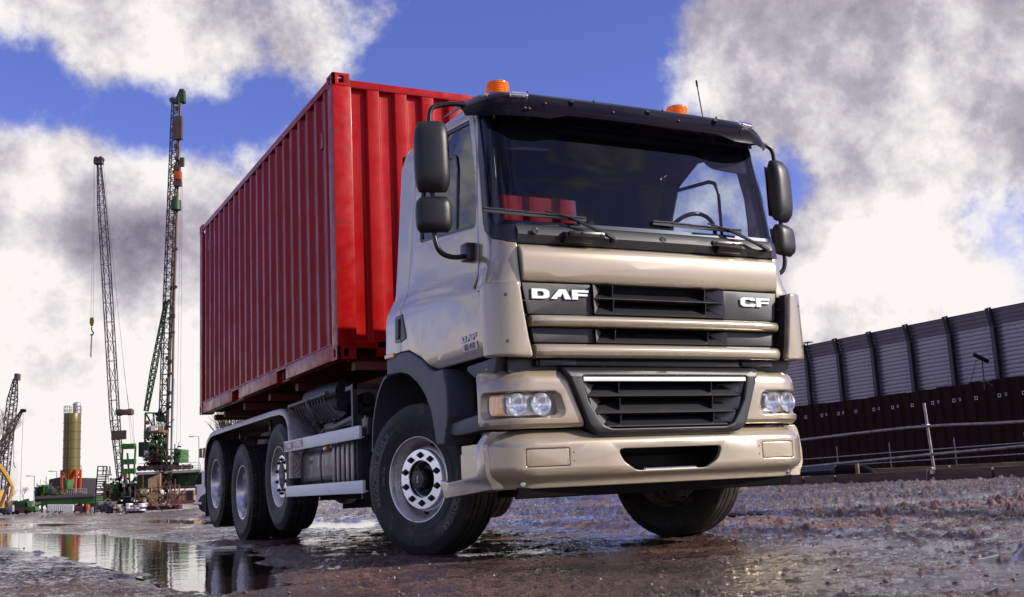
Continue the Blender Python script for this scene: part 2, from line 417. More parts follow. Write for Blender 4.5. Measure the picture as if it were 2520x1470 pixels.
def mesh_of(bm, m, smooth=35):
    me = bpy.data.meshes.new('shape'); bm.to_mesh(me); bm.free(); finish(me, m, smooth); return me
# ================================================================ GROUND
def vnoise(x, y, seed=0):
    """gradient noise on numpy arrays"""
    rs = np.random.RandomState(seed); perm = rs.permutation(512); ang = rs.rand(512)*2*np.pi; gx, gy = np.cos(ang), np.sin(ang)
    xi, yi = np.floor(x).astype(int), np.floor(y).astype(int); xf, yf = x-xi, y-yi
    u, v = xf**3*(xf*(xf*6-15)+10), yf**3*(yf*(yf*6-15)+10)
    def g(i, j, a, b):
        h = perm[(perm[i & 511] + j) & 511]; return gx[h]*a+gy[h]*b
    n00, n10, n01, n11 = g(xi, yi, xf, yf), g(xi+1, yi, xf-1, yf), g(xi, yi+1, xf, yf-1), g(xi+1, yi+1, xf-1, yf-1)
    return (n00*(1-u)+n10*u)*(1-v)+(n01*(1-u)+n11*u)*v
def fbm(x, y, oct, seed, gain=.5):
    t = 0; a = 1
    for k in range(oct): t = t+a*vnoise(x*2**k, y*2**k, seed+k); a *= gain
    return t
def nsst(a, b, x): u = np.clip((x-a)/(b-a), 0, 1); return u*u*(3-2*u)
def inpoly(px, py, poly):
    c = np.zeros(px.shape, bool); n = len(poly)
    for i in range(n):
        (x0, y0), (x1, y1) = poly[i], poly[i-1]
        c ^= ((y0 > py) != (y1 > py)) & (px < (x1-x0)*(py-y0)/(y1-y0+1e-12)+x0)
    return c
def pdist(px, py, poly):
    d = np.full(px.shape, 1e9); n = len(poly)
    for i in range(n):
        (x0, y0), (x1, y1) = poly[i-1], poly[i]; dx, dy = x1-x0, y1-y0
        t = np.clip(((px-x0)*dx+(py-y0)*dy)/(dx*dx+dy*dy+1e-12), 0, 1); d = np.minimum(d, np.hypot(px-x0-t*dx, py-y0-t*dy))
    return np.where(inpoly(px, py, poly), -d, d)
PUD = [
 [(-4.6, 21.5), (-2.76, 15.15), (-1.97, 11.55), (-1.80, 5.78), (-1.66, 3.65), (-1.62, 2.12), (-2.03, -0.64), (-2.30, -2.0), (-2.62, -3.25), (-2.86, -3.3), (-2.93, -2.9), (-3.05, -2.3), (-3.02, -1.32), (-3.05, 0.39), (-3.32, 3.17), (-3.56, 7.9), (-4.2, 10.5), (-6.5, 14)],
 [(-5.5, 33), (-3.41, 30.8), (-2.64, 26.19), (-1.78, 21.3), (-0.94, 22.4), (-1.2, 27.5), (-3.32, 38)],
 [(0.1, 21.3), (0.35, 14.5), (0.4, 12.2), (1.5, 18.1), (1.1, 25)],
 [(1.5, 10.03), (0.55, 7.3), (0.79, 5.2), (1.7, 7.2), (2.2, 9.3)],
 [(3.2, 1.2), (4.6, .6), (6.6, .3), (7.4, .7), (6.2, 1.4), (4.2, 1.7)],
]
def ground_z(x, y, want=False):
    base = -.5*nsst(42, 92, y)*(1-nsst(9, 22, x)) + .17*nsst(3.5, 12.0, x)*(1-nsst(30, 60, y)*0) - .0*x
    d = np.hypot(x-CAMLOC[0], y-CAMLOC[1])
    warp = fbm(x*.9, y*.9, 3, 50)*.35
    lump = fbm(x*1.1+warp, y*1.1-warp, 4, 1)*.020
    mid = fbm(x*3.4+3*warp, y*3.4, 4, 10, .55)*.015
    fine = fbm(x*15, y*15, 4, 20, .68)*.024*(.4+.6/(1+(np.hypot(x+4, y+9)/14)**2))
    clod = np.clip(fbm(x*5+7, y*5-3, 5, 30, .6)-.22, 0, 1)*.075
    amp = .8+.8*nsst(1.5, 6, x)*nsst(-7, -1, y)                       # rougher churned soil beside the truck's left
    amp = amp*(.55+.45*nsst(-1.0, 1.5, x)+.25*nsst(-6, -9, y)*0)
    h = (mid+fine)*amp+clod*amp
    thr = -.0028+.010*fbm(x*.8+5, y*.8, 3, 90)+.0055*nsst(-2.2, -4.5, y)*nsst(-1.0, .6, x)-.0075*nsst(1.8, 4.5, x)
    k_ = .0022; hs = k_*np.logaddexp(h/k_, thr/k_)                    # water lies level in the hollows
    wet = 1-nsst(-.001, .0035, h-thr)
    z = lump+hs
    # tyre tracks running past the truck's left side
    for c, w in ((3.6, .24), (4.6, .24), (6.6, .3), (7.9, .28), (1.25, .2)):
        cc = c+.35*np.sin(y*.16+c)+.05*y
        t = np.exp(-((x-cc)/w)**2); z = z-.045*t*(.7+.3*np.sin(y*24+3*np.sin(x*9)))+.028*np.exp(-((np.abs(x-cc)-w*1.6)/(w*.5))**2)*(1+2*mid*10)
    # the hard smoother pad under the truck
    pad = (1-nsst(1.1, 1.9, np.abs(x)))*nsst(-5, -3.6, y)*(1-nsst(6, 8, y)); z = z*(1-.45*pad)-.004*pad
    # raised ridge of mud in the right foreground
    z = z+.055*np.exp(-((x-.75-.3*(y+5.0))/.45)**2-((y+5.35)/.10)**2)*np.clip(1+3*fbm(x*6, y*6, 2, 80), 0, 3)
    m = None
    for p in PUD:
        dd = pdist(x, y, p)+fbm(x*1.6, y*1.6, 3, 60)*.22*np.clip(d/9, .35, 1.6)+fbm(x*6, y*6, 3, 65)*.085
        w_ = .14+.012*d
        k = 1-nsst(-w_, w_*1.3, dd); m = k if m is None else np.maximum(m, k)
    z = z*(1-.75*m)-.042*m
    fade = 1/(1+(d/60)**2)
    return (base+z*(.35+.65*fade), np.maximum(wet, m)) if want else base+z*(.35+.65*fade)
rr_ = [0.0]; r_ = .9
while r_ < 4200: rr_.append(r_); r_ *= (1.03 if r_ < 3.4 else 1.0042 if r_ < 13 else 1.0085 if r_ < 70 else (1.03 if r_ < 400 else 1.15))
rr_ = np.array(rr_)
front = np.linspace(YAW-R(28.5), YAW+R(28.5), 980); rest = np.linspace(YAW+R(28.5), YAW-R(28.5)+2*math.pi, 90)[1:-1]
th_ = np.concatenate([front, rest])
RR, TH = np.meshgrid(rr_, th_, indexing='ij')
GX = CAMLOC[0]+RR*np.sin(TH); GY = CAMLOC[1]+RR*np.cos(TH); GZ, WET = ground_z(GX, GY, True)
nr, na = RR.shape
me = bpy.data.meshes.new('ground'); me.vertices.add(nr*na)
me.vertices.foreach_set('co', np.stack([GX, GY, GZ], -1).astype(np.float32).ravel())
ii, jj = np.meshgrid(np.arange(nr-1), np.arange(na), indexing='ij'); j2 = (jj+1) % na
quads = np.stack([ii*na+jj, (ii+1)*na+jj, (ii+1)*na+j2, ii*na+j2], -1).reshape(-1, 4)[:, ::-1]
nq = len(quads); me.loops.add(nq*4); me.loops.foreach_set('vertex_index', quads.ravel().astype(np.int32))
me.polygons.add(nq); me.polygons.foreach_set('loop_start', (np.arange(nq)*4).astype(np.int32)); me.polygons.foreach_set('loop_total', np.full(nq, 4, np.int32))
me.update(calc_edges=True); me.polygons.foreach_set('use_smooth', np.ones(nq, bool))
def mud(t, b, mp):
    N = t.nodes; L = t.links
    def noise(s, d=6, r=.6, vec=None):
        n = N.new('ShaderNodeTexNoise'); n.inputs['Scale'].default_value = s; n.inputs['Detail'].default_value = d; n.inputs['Roughness'].default_value = r
        L.new(vec or mp.outputs[0], n.inputs['Vector']); return n.outputs['Fac']
    a = noise(.55, 7, .62); rp = N.new('ShaderNodeValToRGB'); L.new(a, rp.inputs[0]); c = rp.color_ramp
    c.elements[0].position = .36; c.elements[0].color = (.030, .016, .012, 1); c.elements[1].position = .64; c.elements[1].color = (.21, .115, .078, 1)
    e = c.elements.new(.5); e.color = (.098, .053, .037, 1)
    f = noise(38, 5, .7); mr = N.new('ShaderNodeMapRange'); mr.inputs['From Min'].default_value = .3; mr.inputs['From Max'].default_value = .7
    mr.inputs['To Min'].default_value = .55; mr.inputs['To Max'].default_value = 1.45; L.new(f, mr.inputs[0])
    mx = N.new('ShaderNodeMix'); mx.data_type = 'RGBA'; mx.blend_type = 'MULTIPLY'; mx.inputs['Factor'].default_value = 1
    L.new(rp.outputs[0], mx.inputs[6]); L.new(mr.outputs[0], mx.inputs[7]); MXO = mx.outputs[2]
    w = noise(1.1, 8, .66); m2 = N.new('ShaderNodeMapRange'); m2.interpolation_type = 'SMOOTHSTEP'; m2.inputs['From Min'].default_value = .40; m2.inputs['From Max'].default_value = .62
    m2.inputs['To Min'].default_value = .38; m2.inputs['To Max'].default_value = .68; L.new(w, m2.inputs[0])
    at = N.new('ShaderNodeAttribute'); at.attribute_name = 'wet'
    sp = noise(26, 4, .7); ms = N.new('ShaderNodeMapRange'); ms.inputs['From Min'].default_value = .53; ms.inputs['From Max'].default_value = .57; ms.inputs['To Max'].default_value = .9; L.new(sp, ms.inputs[0])
    wx = N.new('ShaderNodeMath'); wx.operation = 'MAXIMUM'; L.new(at.outputs['Fac'], wx.inputs[0]); L.new(ms.outputs[0], wx.inputs[1])
    L.new(wx.outputs[0], b.inputs['Coat Weight']); b.inputs['Coat Roughness'].default_value = .06; b.inputs['Coat IOR'].default_value = 1.5
    dk = N.new('ShaderNodeMath'); dk.operation = 'MULTIPLY_ADD'; dk.inputs[1].default_value = -.55; dk.inputs[2].default_value = 1; L.new(wx.outputs[0], dk.inputs[0])
    m9 = N.new('ShaderNodeMix'); m9.data_type = 'RGBA'; m9.blend_type = 'MULTIPLY'; m9.inputs['Factor'].default_value = 1; L.new(MXO, m9.inputs[6]); L.new(dk.outputs[0], m9.inputs[7]); L.new(m9.outputs[2], b.inputs['Base Color'])
    rr2 = N.new('ShaderNodeMix'); L.new(wx.outputs[0], rr2.inputs[0]); L.new(m2.outputs[0], rr2.inputs[2]); rr2.inputs[3].default_value = .10; L.new(rr2.outputs[0], b.inputs['Roughness'])
    h = noise(48, 7, .80); bp = N.new('ShaderNodeBump'); bp.inputs['Distance'].default_value = .012; iv = N.new('ShaderNodeMath'); iv.operation = 'MULTIPLY_ADD'; iv.inputs[1].default_value = -.45; iv.inputs[2].default_value = 1; L.new(at.outputs['Fac'], iv.inputs[0]); L.new(iv.outputs[0], bp.inputs['Strength']); L.new(h, bp.inputs['Height'])
    L.new(bp.outputs[0], b.inputs['Normal']); b2 = N.new('ShaderNodeBump'); b2.inputs['Distance'].default_value = .012; b2.inputs['Strength'].default_value = .32; L.new(h, b2.inputs['Height']); L.new(b2.outputs[0], b.inputs['Coat Normal'])
mat('mud', (.05, .03, .03), .35, spec=.5, hook=mud)
at_ = me.attributes.new('wet', 'FLOAT', 'POINT'); at_.data.foreach_set('value', WET.astype(np.float32).ravel())
me.materials.append(MATS['mud'])
ground = bpy.data.objects.new('ground', me); COL.objects.link(ground); ground['kind'] = 'structure'
def water(t, b, mp):
    n = t.nodes.new('ShaderNodeTexNoise'); n.inputs['Scale'].default_value = 3; n.inputs['Detail'].default_value = 5; t.links.new(mp.outputs[0], n.inputs['Vector'])
    bp = t.nodes.new('ShaderNodeBump'); bp.inputs['Distance'].default_value = .006; bp.inputs['Strength'].default_value = .6; t.links.new(n.outputs['Fac'], bp.inputs['Height'])
    t.links.new(bp.outputs[0], b.inputs['Normal'])
mat('puddle_water', (.022, .014, .013), .015, spec=.55, hook=water)
for i, p in enumerate(PUD):
    cx = sum(a for a, _ in p)/len(p); cy = sum(b for _, b in p)/len(p)
    zz_ = -.020 if p[0][0] < 3 else .015
    bm = nb(); vs = []
    for (x, y) in p:
        v = Vector((x-cx, y-cy)); v = v*(1+.45/max(.5, v.length)); vs.append(bm.verts.new((cx+v.x, cy+v.y, zz_)))
    f = bm.faces.new(vs); bmesh.ops.recalc_face_normals(bm, faces=[f])
    if f.normal.z < 0: f.normal_flip()
    o = obj('puddle', bm, 'puddle_water', None, 0); o['kind'] = 'structure'
# loose stones and clods lying on the mud
bm = nb(); rs = random.Random(3); gx, gy = [], []
for i in range(900):
    d = 3.5+22*rs.random()**1.7; a = YAW+R(rs.uniform(-30, 30)); gx.append(CAMLOC[0]+d*math.sin(a)); gy.append(CAMLOC[1]+d*math.cos(a))
gz = ground_z(np.array(gx), np.array(gy))
for x, y, z in zip(gx, gy, gz):
    if abs(x) < 1.4 and -3.2 < y < 6.3: continue
    s_ = rs.uniform(.004, .013)*(1+.6*(rs.random() < .06))
    M = Matrix.Translation((x, y, z+s_*.1)) @ Matrix.Rotation(rs.random()*6, 4, 'Z') @ Matrix.Rotation(rs.random()*.6, 4, 'X') @ Matrix.Diagonal((s_*1.4, s_, s_*.7, 1))
    g = bmesh.ops.create_icosphere(bm, subdivisions=1, radius=1, matrix=M)
    for v in g['verts']: v.co += Vector((rs.uniform(-1, 1), rs.uniform(-1, 1), rs.uniform(-1, 1)))*s_*.22
mat('stone', (.12, .085, .075), .3, vary=.5, vscale=20)
o = obj('loose_stones', bm, 'stone', None, 60); setp(o, 'small stones and clods strewn over the wet mud', 'stones', kind='stuff')
# ================================================================ RIGHT SIDE: wall, guard rails, kerb
mat('barrier', (.27, .245, .285), .34, metal=.55, vary=.12, vscale=1.3, bump=.0015, bscale=25, dirt=(.15, .13, .155), dscale=1.2, dthr=(.5, .8), rvary=.08)
mat('barrier_post', (.05, .05, .062), .5, metal=.3, vary=.15, vscale=3)
mat('pile_rust', (.024, .009, .006), .9, spec=.2, vary=.35, vscale=1.5, dirt=(.055, .018, .009), dscale=1.2, dthr=(.5, .75), vstretch=(1, 1, .25))
mat('scaffold', (.30, .28, .29), .45, metal=.7, vary=.3, vscale=9, dirt=(.14, .11, .10), dscale=7, dthr=(.5, .7), bump=.0006, bscale=60)
mat('timber', (.10, .062, .042), .7, vary=.35, vscale=4, dirt=(.055, .05, .02), dscale=2.5, dthr=(.5, .75), vstretch=(3, .5, 3), bump=.004, bscale=18)
mat('timber_pale', (.20, .15, .065), .7, vary=.35, vscale=4, dirt=(.06, .05, .02), dscale=2.5, dthr=(.45, .7), vstretch=(3, .5, 3), bump=.003, bscale=18)
mat('pipe_blue', (.012, .014, .035), .25)
WX = 36.6
wall = empty('noise_barrier', 'tall grey ribbed metal barrier with steel posts behind the rusty sheet piles', 'barrier', (WX, 14, 3.6))
PV = [19.2+2.4*i for i in range(-8, 26)]
PZ = 3.6
# one ribbed slat, shared
def slat_mesh(L):
    bm = nb(); prism(bm, [(-.020, 0), (.045, .004), (.045, .055), (-.012, .075), (-.018, .125), (-.020, .186), (.055, .186), (.055, 0)], -L/2, L/2, 'x'); return mesh_of(bm, 'barrier', 30)
# prism along x: profile (y,z); y<0 faces the yard once turned
SL = slat_mesh(2.39)
def post_mesh():
    bm = nb()
    for d_ in (0, .20): bb(bm, -.10+d_*.0, .10, -.0+d_-.012-.1, d_+.012-.1, 0, 2.75)
    bb(bm, -.006, .006, -.1, .1, 0, 2.75)
    M = Matrix.Translation((0, 0, 2.75)) @ Matrix.Rotation(R(13), 4, 'X')
    b2 = nb(); bb(b2, -.09, .09, -.11, -.09, 0, .86); bb(b2, -.03, .03, -.09, .09, 0, .86); bb(b2, -.09, .09, .08, .10, 0, .86); bmesh.ops.transform(b2, matrix=M, verts=b2.verts); join(bm, b2)
    return mesh_of(bm, 'barrier_post', 30)
PM = post_mesh()
RZ = -math.pi/2
for i, v in enumerate(PV):
    inst('post', PM, wall, (-.16, v-14, 0), (0, 0, RZ))
    if i == len(PV)-1: break
    vm = v+1.2-14
    for k in range(15): inst('slat', SL, wall, (.0, vm, .06+.186*k-.03), (0, 0, RZ))
    for k in range(4):
        inst('slat', SL, wall, (-.01-.043*k, vm, 2.775+.181*k), (R(13), 0, RZ))
    bmx = None
bm = nb(); bb(bm, -.22, -.15, PV[0]-14, PV[-1]-14, 3.50, 3.54); obj('top_cap', bm, 'barrier_post', wall)
# sheet piles
piles = empty('sheet_pile_wall', 'dark rusty steel sheet pile wall with small white marks', 'wall', (WX-1.4, 14, 0))
def pile_mesh():
    bm = nb(); pts = [(0, 0), (.16, 0), (.22, .05), (.38, .05), (.44, 0), (.60, 0)]
    lo = [bm.verts.new((y_, x_, 0)) for x_, y_ in pts]; hi = [bm.verts.new((y_, x_, 5.2)) for x_, y_ in pts]
    for i in range(5): bm.faces.new((lo[i], lo[i+1], hi[i+1], hi[i]))
    bmesh.ops.recalc_face_normals(bm, faces=bm.faces); bmesh.ops.solidify(bm, geom=bm.faces[:], thickness=.012); return mesh_of(bm, 'pile_rust', 20)
PLM = pile_mesh()
def mark_mesh(diamond=False):
    bm = nb(); t_ = .018; w = .075
    for a in ((-w, w, -w, -w+t_), (-w, w, w-t_, w), (-w, -w+t_, -w, w), (w-t_, w, -w, w)): bb(bm, -.006, 0, a[0], a[1], a[2], a[3])
    if diamond: bmesh.ops.rotate(bm, cent=(0, 0, 0), matrix=Matrix.Rotation(R(45), 3, 'X'), verts=bm.verts)
    return mesh_of(bm, 'letter_white', 20)
MK, MKD = mark_mesh(), mark_mesh(True)
n_ = 0
for i in range(112):
    y = -6+.6*i; inst('pile', PLM, piles, (0, y-14, -1.35+.06*rnd.random()+.05*math.sin(y*.35)), (0, 0, 0))
    if i % 2 == 0 and 18 < y < 50:
        inst('painted_mark', MK, piles, (-.02, y-14+.28, 3.24), (0, 0, 0))
        if n_ % 3 != 1: inst('painted_mark', MKD if n_ == 4 else MK, piles, (-.02, y-14-.05, 3.26), (0, 0, 0), (1, .6, .8))
        n_ += 1
# waling beam and dark ground strip between kerb and wall
# near guard rail: scaffold tubes
gr = empty('guard_rail', 'guard rail of thick scaffold tubes on the kerb, its post standing tall', 'guard rail', (12.5, 6.3, .3))
def gtube(name, pts, r_, par, off, m='scaffold', n=12):
    bm = nb(); tube(bm, [Vector(p)-Vector(off) for p in pts], r_, n); return obj(name, bm, m, par)
G0 = (12.5, 6.3, .3)
gtube('rail_tube', smooth_path([(12.42, -6, 1.02), (12.42, 0, 1.06), (12.42, 4.2, 1.12), (12.42, 6.3, 1.205), (12.42, 8.0, 1.18), (12.42, 9.9, 1.135), (12.42, 20, .92)], 1), .026, gr, G0)
gtube('rail_tube', [(12.42, -6, .87), (12.42, 4.2, .705), (12.42, 6.3, .655), (12.42, 10, .546), (12.42, 20, .26)], .026, gr, G0)
gtube('post_tube', [(12.5, 6.25, .30), (12.49, 6.31, 1.64)], .027, gr, G0)
gtube('post_tube', [(12.5, -4.0, .30), (12.5, -4.0, 1.5)], .027, gr, G0)
for z in (1.205, .655, .39):
    bm = nb(); c = Vector((12.47, 6.28, z))-Vector(G0); box(bm, c, (.09, .085, .06), (0, 0, 0), .012); tube(bm, [c+Vector((-.05, -.05, .02)), c+Vector((-.05, .07, .02))], .009, 6); lathe(bm, capped([(-.02, .014), (.02, .014)]), 6, 'y', M=Matrix.Translation(c+Vector((-.05, .06, .02)))); obj('coupler', bm, 'scaffold', gr)
gtube('base_strap', [(12.47, 6.42, .16), (12.47, 6.40, .42)], .012, gr, G0)
# far guard rail
fr_ = empty('guard_rail', 'thin far guard rail with three posts in front of the sheet piles', 'guard rail', (30, 24, .1)); F0 = (30, 24, .1)
for z in (1.02, .63): gtube('rail_tube', [(30, 6, z+.10), (30, 18, z+.08), (30, 24, z+.04), (30, 30, z-.02), (30, 48, z-.1)], .024, fr_, F0, n=8)
for y in (11.6, 14.8, 18.0, 21.15, 24.46, 27.5, 30.7, 34, 37.2): gtube('post_tube', [(30, y, .15), (30, y, 1.46)], .026, fr_, F0, n=8)
# kerb of timber beams
kb = empty('timber_kerb', 'kerb of wet brown timber beams along the edge of the mud', 'kerb', (12.5, 6, .15))
def kbeam(x0, x1, y0, y1, z0, z1, m='timber', par=kb, off=(12.5, 6, .15), nm='beam', tilt=0):
    bm = nb(); bb(bm, x0-off[0], x1-off[0], y0-off[1], y1-off[1], z0-off[2], z1-off[2], .012)
    cuts(bm, None, .5)
    for v in bm.verts: v.co.z += tilt*v.co.y+rnd.uniform(-.004, .004); v.co.x += rnd.uniform(-.006, .006)
    obj(nm, bm, m, par, smooth=30)
for y0, y1, z1 in ((-8, -3.6, .37), (-3.55, .9, .38), (.95, 4.9, .375), (4.95, 6.28, .37), (6.36, 8.9, .355), (8.95, 9.9, .345), (9.95, 13.5, .35), (13.55, 18, .33), (18.05, 24, .33)): kbeam(12.5, 12.72, y0, y1, .08, z1)
kb2 = empty('timber_kerb', 'second paler timber kerb lying behind the first, mossy', 'kerb', (15, 9, .2))
for y0, y1 in ((-6, -1), (-.95, 3), (3.05, 6), (6.05, 8.1), (8.15, 10.8)): kbeam(15.0, 15.2, y0, y1, .2, .44, 'timber_pale', kb2, (15, 9, .2))
bm = nb(); bb(bm, 12.56, 12.60, 8.30, 8.38, .34, .57, .004); o = obj('timber_peg', bm, 'timber_pale', None); o.data.transform(Matrix.Translation((-12.5, -8.3, -.3))); o.location = (12.5, 8.3, .3); setp(o, 'short pale peg standing on the timber kerb near the truck', 'peg')
pp = empty('drain_pipe', 'fat black blue pipe lying behind the kerb beside the truck', 'pipe', (14.5, 14, .4))
bm = nb(); tube(bm, [(0, -3.0, .06), (0, 9, .0)], .14, 20); obj('pipe_run', bm, 'pipe_blue', pp)
bm = nb(); lathe(bm, capped([(-3.10, .16), (-3.08, .18), (-2.98, .18), (-2.96, .16)]), 24, 'y', M=Matrix.Translation((0, 0, .06))); obj('flange', bm, 'steel_dark', pp)
bm = nb(); tube(bm, smooth_path([(0, -3.05, .06), (0, -3.6, .05), (.1, -3.9, -.02), (.2, -4.1, -.25)]), .13, 16); obj('pipe_bend', bm, 'dark', pp)
# strip of dark earth and water behind the kerb
bm = nb(); vs = [bm.verts.new(q) for q in ((12.65, -30, .19), (35.3, -30, .12), (35.3, 90, .12), (12.65, 90, .19))]; bm.faces.new(vs)
mat('dark_earth', (.018, .011, .010), .7, vary=.4, vscale=1.5, bump=.03, bscale=2)
o = obj('earth_strip', bm, 'dark_earth', None, 0); o['kind'] = 'structure'
# floodlight on the barrier
fl = empty('floodlight', 'black floodlight on a short stand at the foot of the grey barrier', 'floodlight', (34.6, 23.3, 3.9))
bm = nb(); box(bm, (0, 0, .95), (.35, .62, .16), (.5, .35, 0), .03); obj('lamp_body', bm, 'dark', fl)
bm = nb(); tube(bm, [(0, 0, -.4), (.05, .0, .9)], .03, 8); tube(bm, [(0, 0, .0), (-.1, -.55, -.3)], .02, 6); tube(bm, [(0, .25, .9), (.1, .9, -.3)], .014, 6); obj('lamp_stand', bm, 'barrier_post', fl)
bm = nb(); bb(bm, -.02, .3, -.25, .25, 0, .05); tube(bm, [(.1, 0, -.3), (.1, 0, 0)], .03, 8); o = obj('post_bracket', bm, 'barrier_post', None); o.location = (36.3, 35.8, 7.25); setp(o, 'small bracket on top of the barrier post next to the truck', 'bracket')
# ================================================================ LEFT SIDE: the building yard
mat('lattice', (.060, .048, .062), .5, metal=.3, vary=.2, vscale=2)
mat('lattice_brown', (.085, .060, .045), .55, metal=.3, vary=.3, vscale=2)
mat('rig_green', (.026, .105, .010), .42, vary=.3, vscale=1.5, dirt=(.03, .05, .02), dscale=1.3, dthr=(.5, .75))
mat('rig_dark_green', (.012, .045, .009), .5, vary=.3, vscale=1.0, dirt=(.02, .02, .015), dscale=1.2, dthr=(.5, .75))
mat('olive', (.105, .085, .020), .4, metal=.1, vary=.08, vscale=1, dirt=(.13, .11, .03), dscale=1.2, dthr=(.5, .8), vstretch=(1, 1, .2))
mat('orange', (.45, .075, .012), .45, vary=.15, vscale=2)
mat('yellow', (.42, .23, .03), .45, vary=.1, vscale=2)
mat('shed_dark', (.022, .016, .018), .7, vary=.2)
mat('white_paint', (.72, .71, .70), .35, vary=.06, vscale=2)
mat('van_grey', (.42, .42, .47), .25, metal=.5, coat=1)
mat('rust', (.17, .075, .04), .7, vary=.4, vscale=2, dirt=(.06, .03, .02), dscale=1.5, dthr=(.45, .7))
mat('rust_pale', (.42, .27, .15), .7, vary=.35, vscale=2, dirt=(.10, .05, .03), dscale=1.5, dthr=(.5, .75))
mat('concrete', (.34, .31, .27), .7, vary=.25, vscale=2, dirt=(.15, .12, .09), dscale=1.5, dthr=(.5, .75))
mat('cable', (.045, .04, .045), .6)
mat('galv', (.42, .42, .44), .4, metal=.6)
mat('bark', (.075, .055, .045), .8)
def gpx(k, x, y):
    o = {'G': (0, 1250, 2.45), 'H': (250, 300, 1.471), 'P': (480, 1300, 2.9417)}[k]; s = 2520/3543
    return ((o[0]+x/o[2])*s, (o[1]+y/o[2])*s)
class Site:
    """a thing standing at a distance; p() gives a point of its upright plane in the thing's own metres"""
    def __init__(s, name, label, cat, k, x, y, depth, group=None):
        s.k = k; d = raydir(*gpx(k, x, y)); c = Vector(CAMLOC); s.o = c+d*depth
        s.root = empty(name, label, cat, s.o, -YAW, group); s.m = depth/FPX*2520/3543
    def p(s, x, y, dy=0.0):
        d = raydir(*gpx(s.k, x, y)); c = Vector(CAMLOC); t = ((s.o-c).dot(NH)+dy)/d.dot(NH); w = c+d*t-s.o
        rt = Vector((math.cos(YAW), -math.sin(YAW), 0)); return Vector((w.dot(rt), dy, w.z))
    def box(s, name, x0, y0, x1, y1, dy, depth, m, bev=0.0, **kw):
        a = s.p((x0+x1)/2, y1, dy); b = s.p((x0+x1)/2, y0, dy); l = s.p(x0, y1, dy).x; r = s.p(x1, y1, dy).x
        bm = nb(); bb(bm, l, r, dy, dy+depth, a.z, b.z, bev); return obj(name, bm, m, kw.get('par', s.root), label=kw.get('label'))
    def bar(s, bm, a, b, w, n=4): tube(bm, [s.p(*a), s.p(*b)], w, n); return bm
def lattice(bm, path, widths, n, rc, rd, depth=1.0):
    """square lattice mast along a path; widths = (width across, depth) at each end of each leg"""
    def corners(p, w, dd, t):
        side = Vector((1, 0, 0)); side = (side-t*side.dot(t)).normalized(); fw_ = t.cross(side)
        return [p+side*(w/2*a)+fw_*(dd/2*b) for a, b in ((-1, -1), (1, -1), (1, 1), (-1, 1))]
    prev = None
    for i in range(len(path)-1):
        t = (path[i+1]-path[i]).normalized(); k = n[i]; sgn = 1
        last = corners(path[i], *widths[i], t)
        for j in range(k):
            u = (j+1)/k; p = path[i].lerp(path[i+1], u); w = [widths[i][q]*(1-u)+widths[i+1][q]*u for q in (0, 1)]
            cur = corners(p, *w, t)
            for q in range(4):
                tube(bm, [last[q], cur[q]], rc, 4, False); tube(bm, [cur[q], cur[(q+1) % 4]], rd, 3, False)
                a, b = (q, (q+1) % 4) if (j+q) % 2 else ((q+1) % 4, q)
                tube(bm, [last[a], cur[b]], rd, 3, False)
            last = cur
    return bm
# ---- big crawler crane
cr_ = Site('lattice_boom_crane', 'tall dark lattice boom crane with a yellow hook block, base beside the stair tower', 'crane', 'G', 1000, 1290, 100)
H = lambda x, y: ((250+x/1.471)*2.45, (300+y/1.471-1250)*2.45)      # from the upper crop to the lower one
pts_ = [cr_.p(1022, 1000), cr_.p(975, 500), cr_.p(*H(166, 810)), cr_.p(*H(150, 600)), cr_.p(*H(137, 395))]
wd = [cr_.m*w/2.45 for w in (44, 65, 64, 56, 28)]
bm = nb(); lattice(bm, pts_, [(w, w*.9) for w in wd], [9, 9, 5, 5], .055, .028); obj('boom', bm, 'lattice', cr_.root, smooth=0)
bm = nb(); a = cr_.p(*H(137, 395)); bb(bm, a.x-.44, a.x+.34, -.3, .3, a.z, a.z+.45); bb(bm, a.x-.42, a.x+.42, -.28, .28, a.z+.42, a.z+.62, .05)
for s in (-.22, .22): lathe(bm, capped([(-.32, .2), (.32, .2)]), 16, 'y', M=Matrix.Translation((a.x+s, 0, a.z+.5)))
obj('boom_head', bm, 'lattice', cr_.root)
bm = nb(); h0 = cr_.p(*H(112, 390)); hb = cr_.p(*H(100, 1180)); 
for dx in (-.10, .12): tube(bm, [h0+Vector((dx*.3+.0, 0, 0)), hb+Vector((dx, 0, 0))], .012, 4)
tube(bm, [cr_.p(*H(158, 400)), cr_.p(*H(268, 1480)), cr_.p(1135, 700)], .014, 4); tube(bm, [cr_.p(*H(150, 400)), cr_.p(990, 400)], .012, 4)
tube(bm, [cr_.p(1045, 0), cr_.p(1090, 400)], .014, 4); tube(bm, [cr_.p(1090, 450), cr_.p(1112, 700)], .012, 4); tube(bm, [cr_.p(1125, 450), cr_.p(1140, 700)], .012, 4)
obj('hoist_cable', bm, 'cable', cr_.root, smooth=0)
bm = nb(); c = hb; prism(bm, [(c.x-.15, c.z+.05), (c.x-.2, c.z-.4), (c.x-.08, c.z-.75), (c.x+.12, c.z-.7), (c.x+.2, c.z-.25), (c.x+.13, c.z+.1)], -.1, .1, 'y', .03); obj('hook_block', bm, 'yellow', cr_.root)
bm = nb(); tube(bm, smooth_path([c+Vector((0, 0, -.8)), c+Vector((0, 0, -1.2)), c+Vector((.2, 0, -1.35)), c+Vector((.1, 0, -1.6)), c+Vector((-.15, 0, -1.55))]), .06, 6); tube(bm, [c+Vector((-.02, 0, -1.5)), c+Vector((-.1, 0, -3.6)), c+Vector((.0, 0, -3.7)), c+Vector((.05, 0, -1.5))], .03, 4); obj('hook', bm, 'steel_dark', cr_.root)
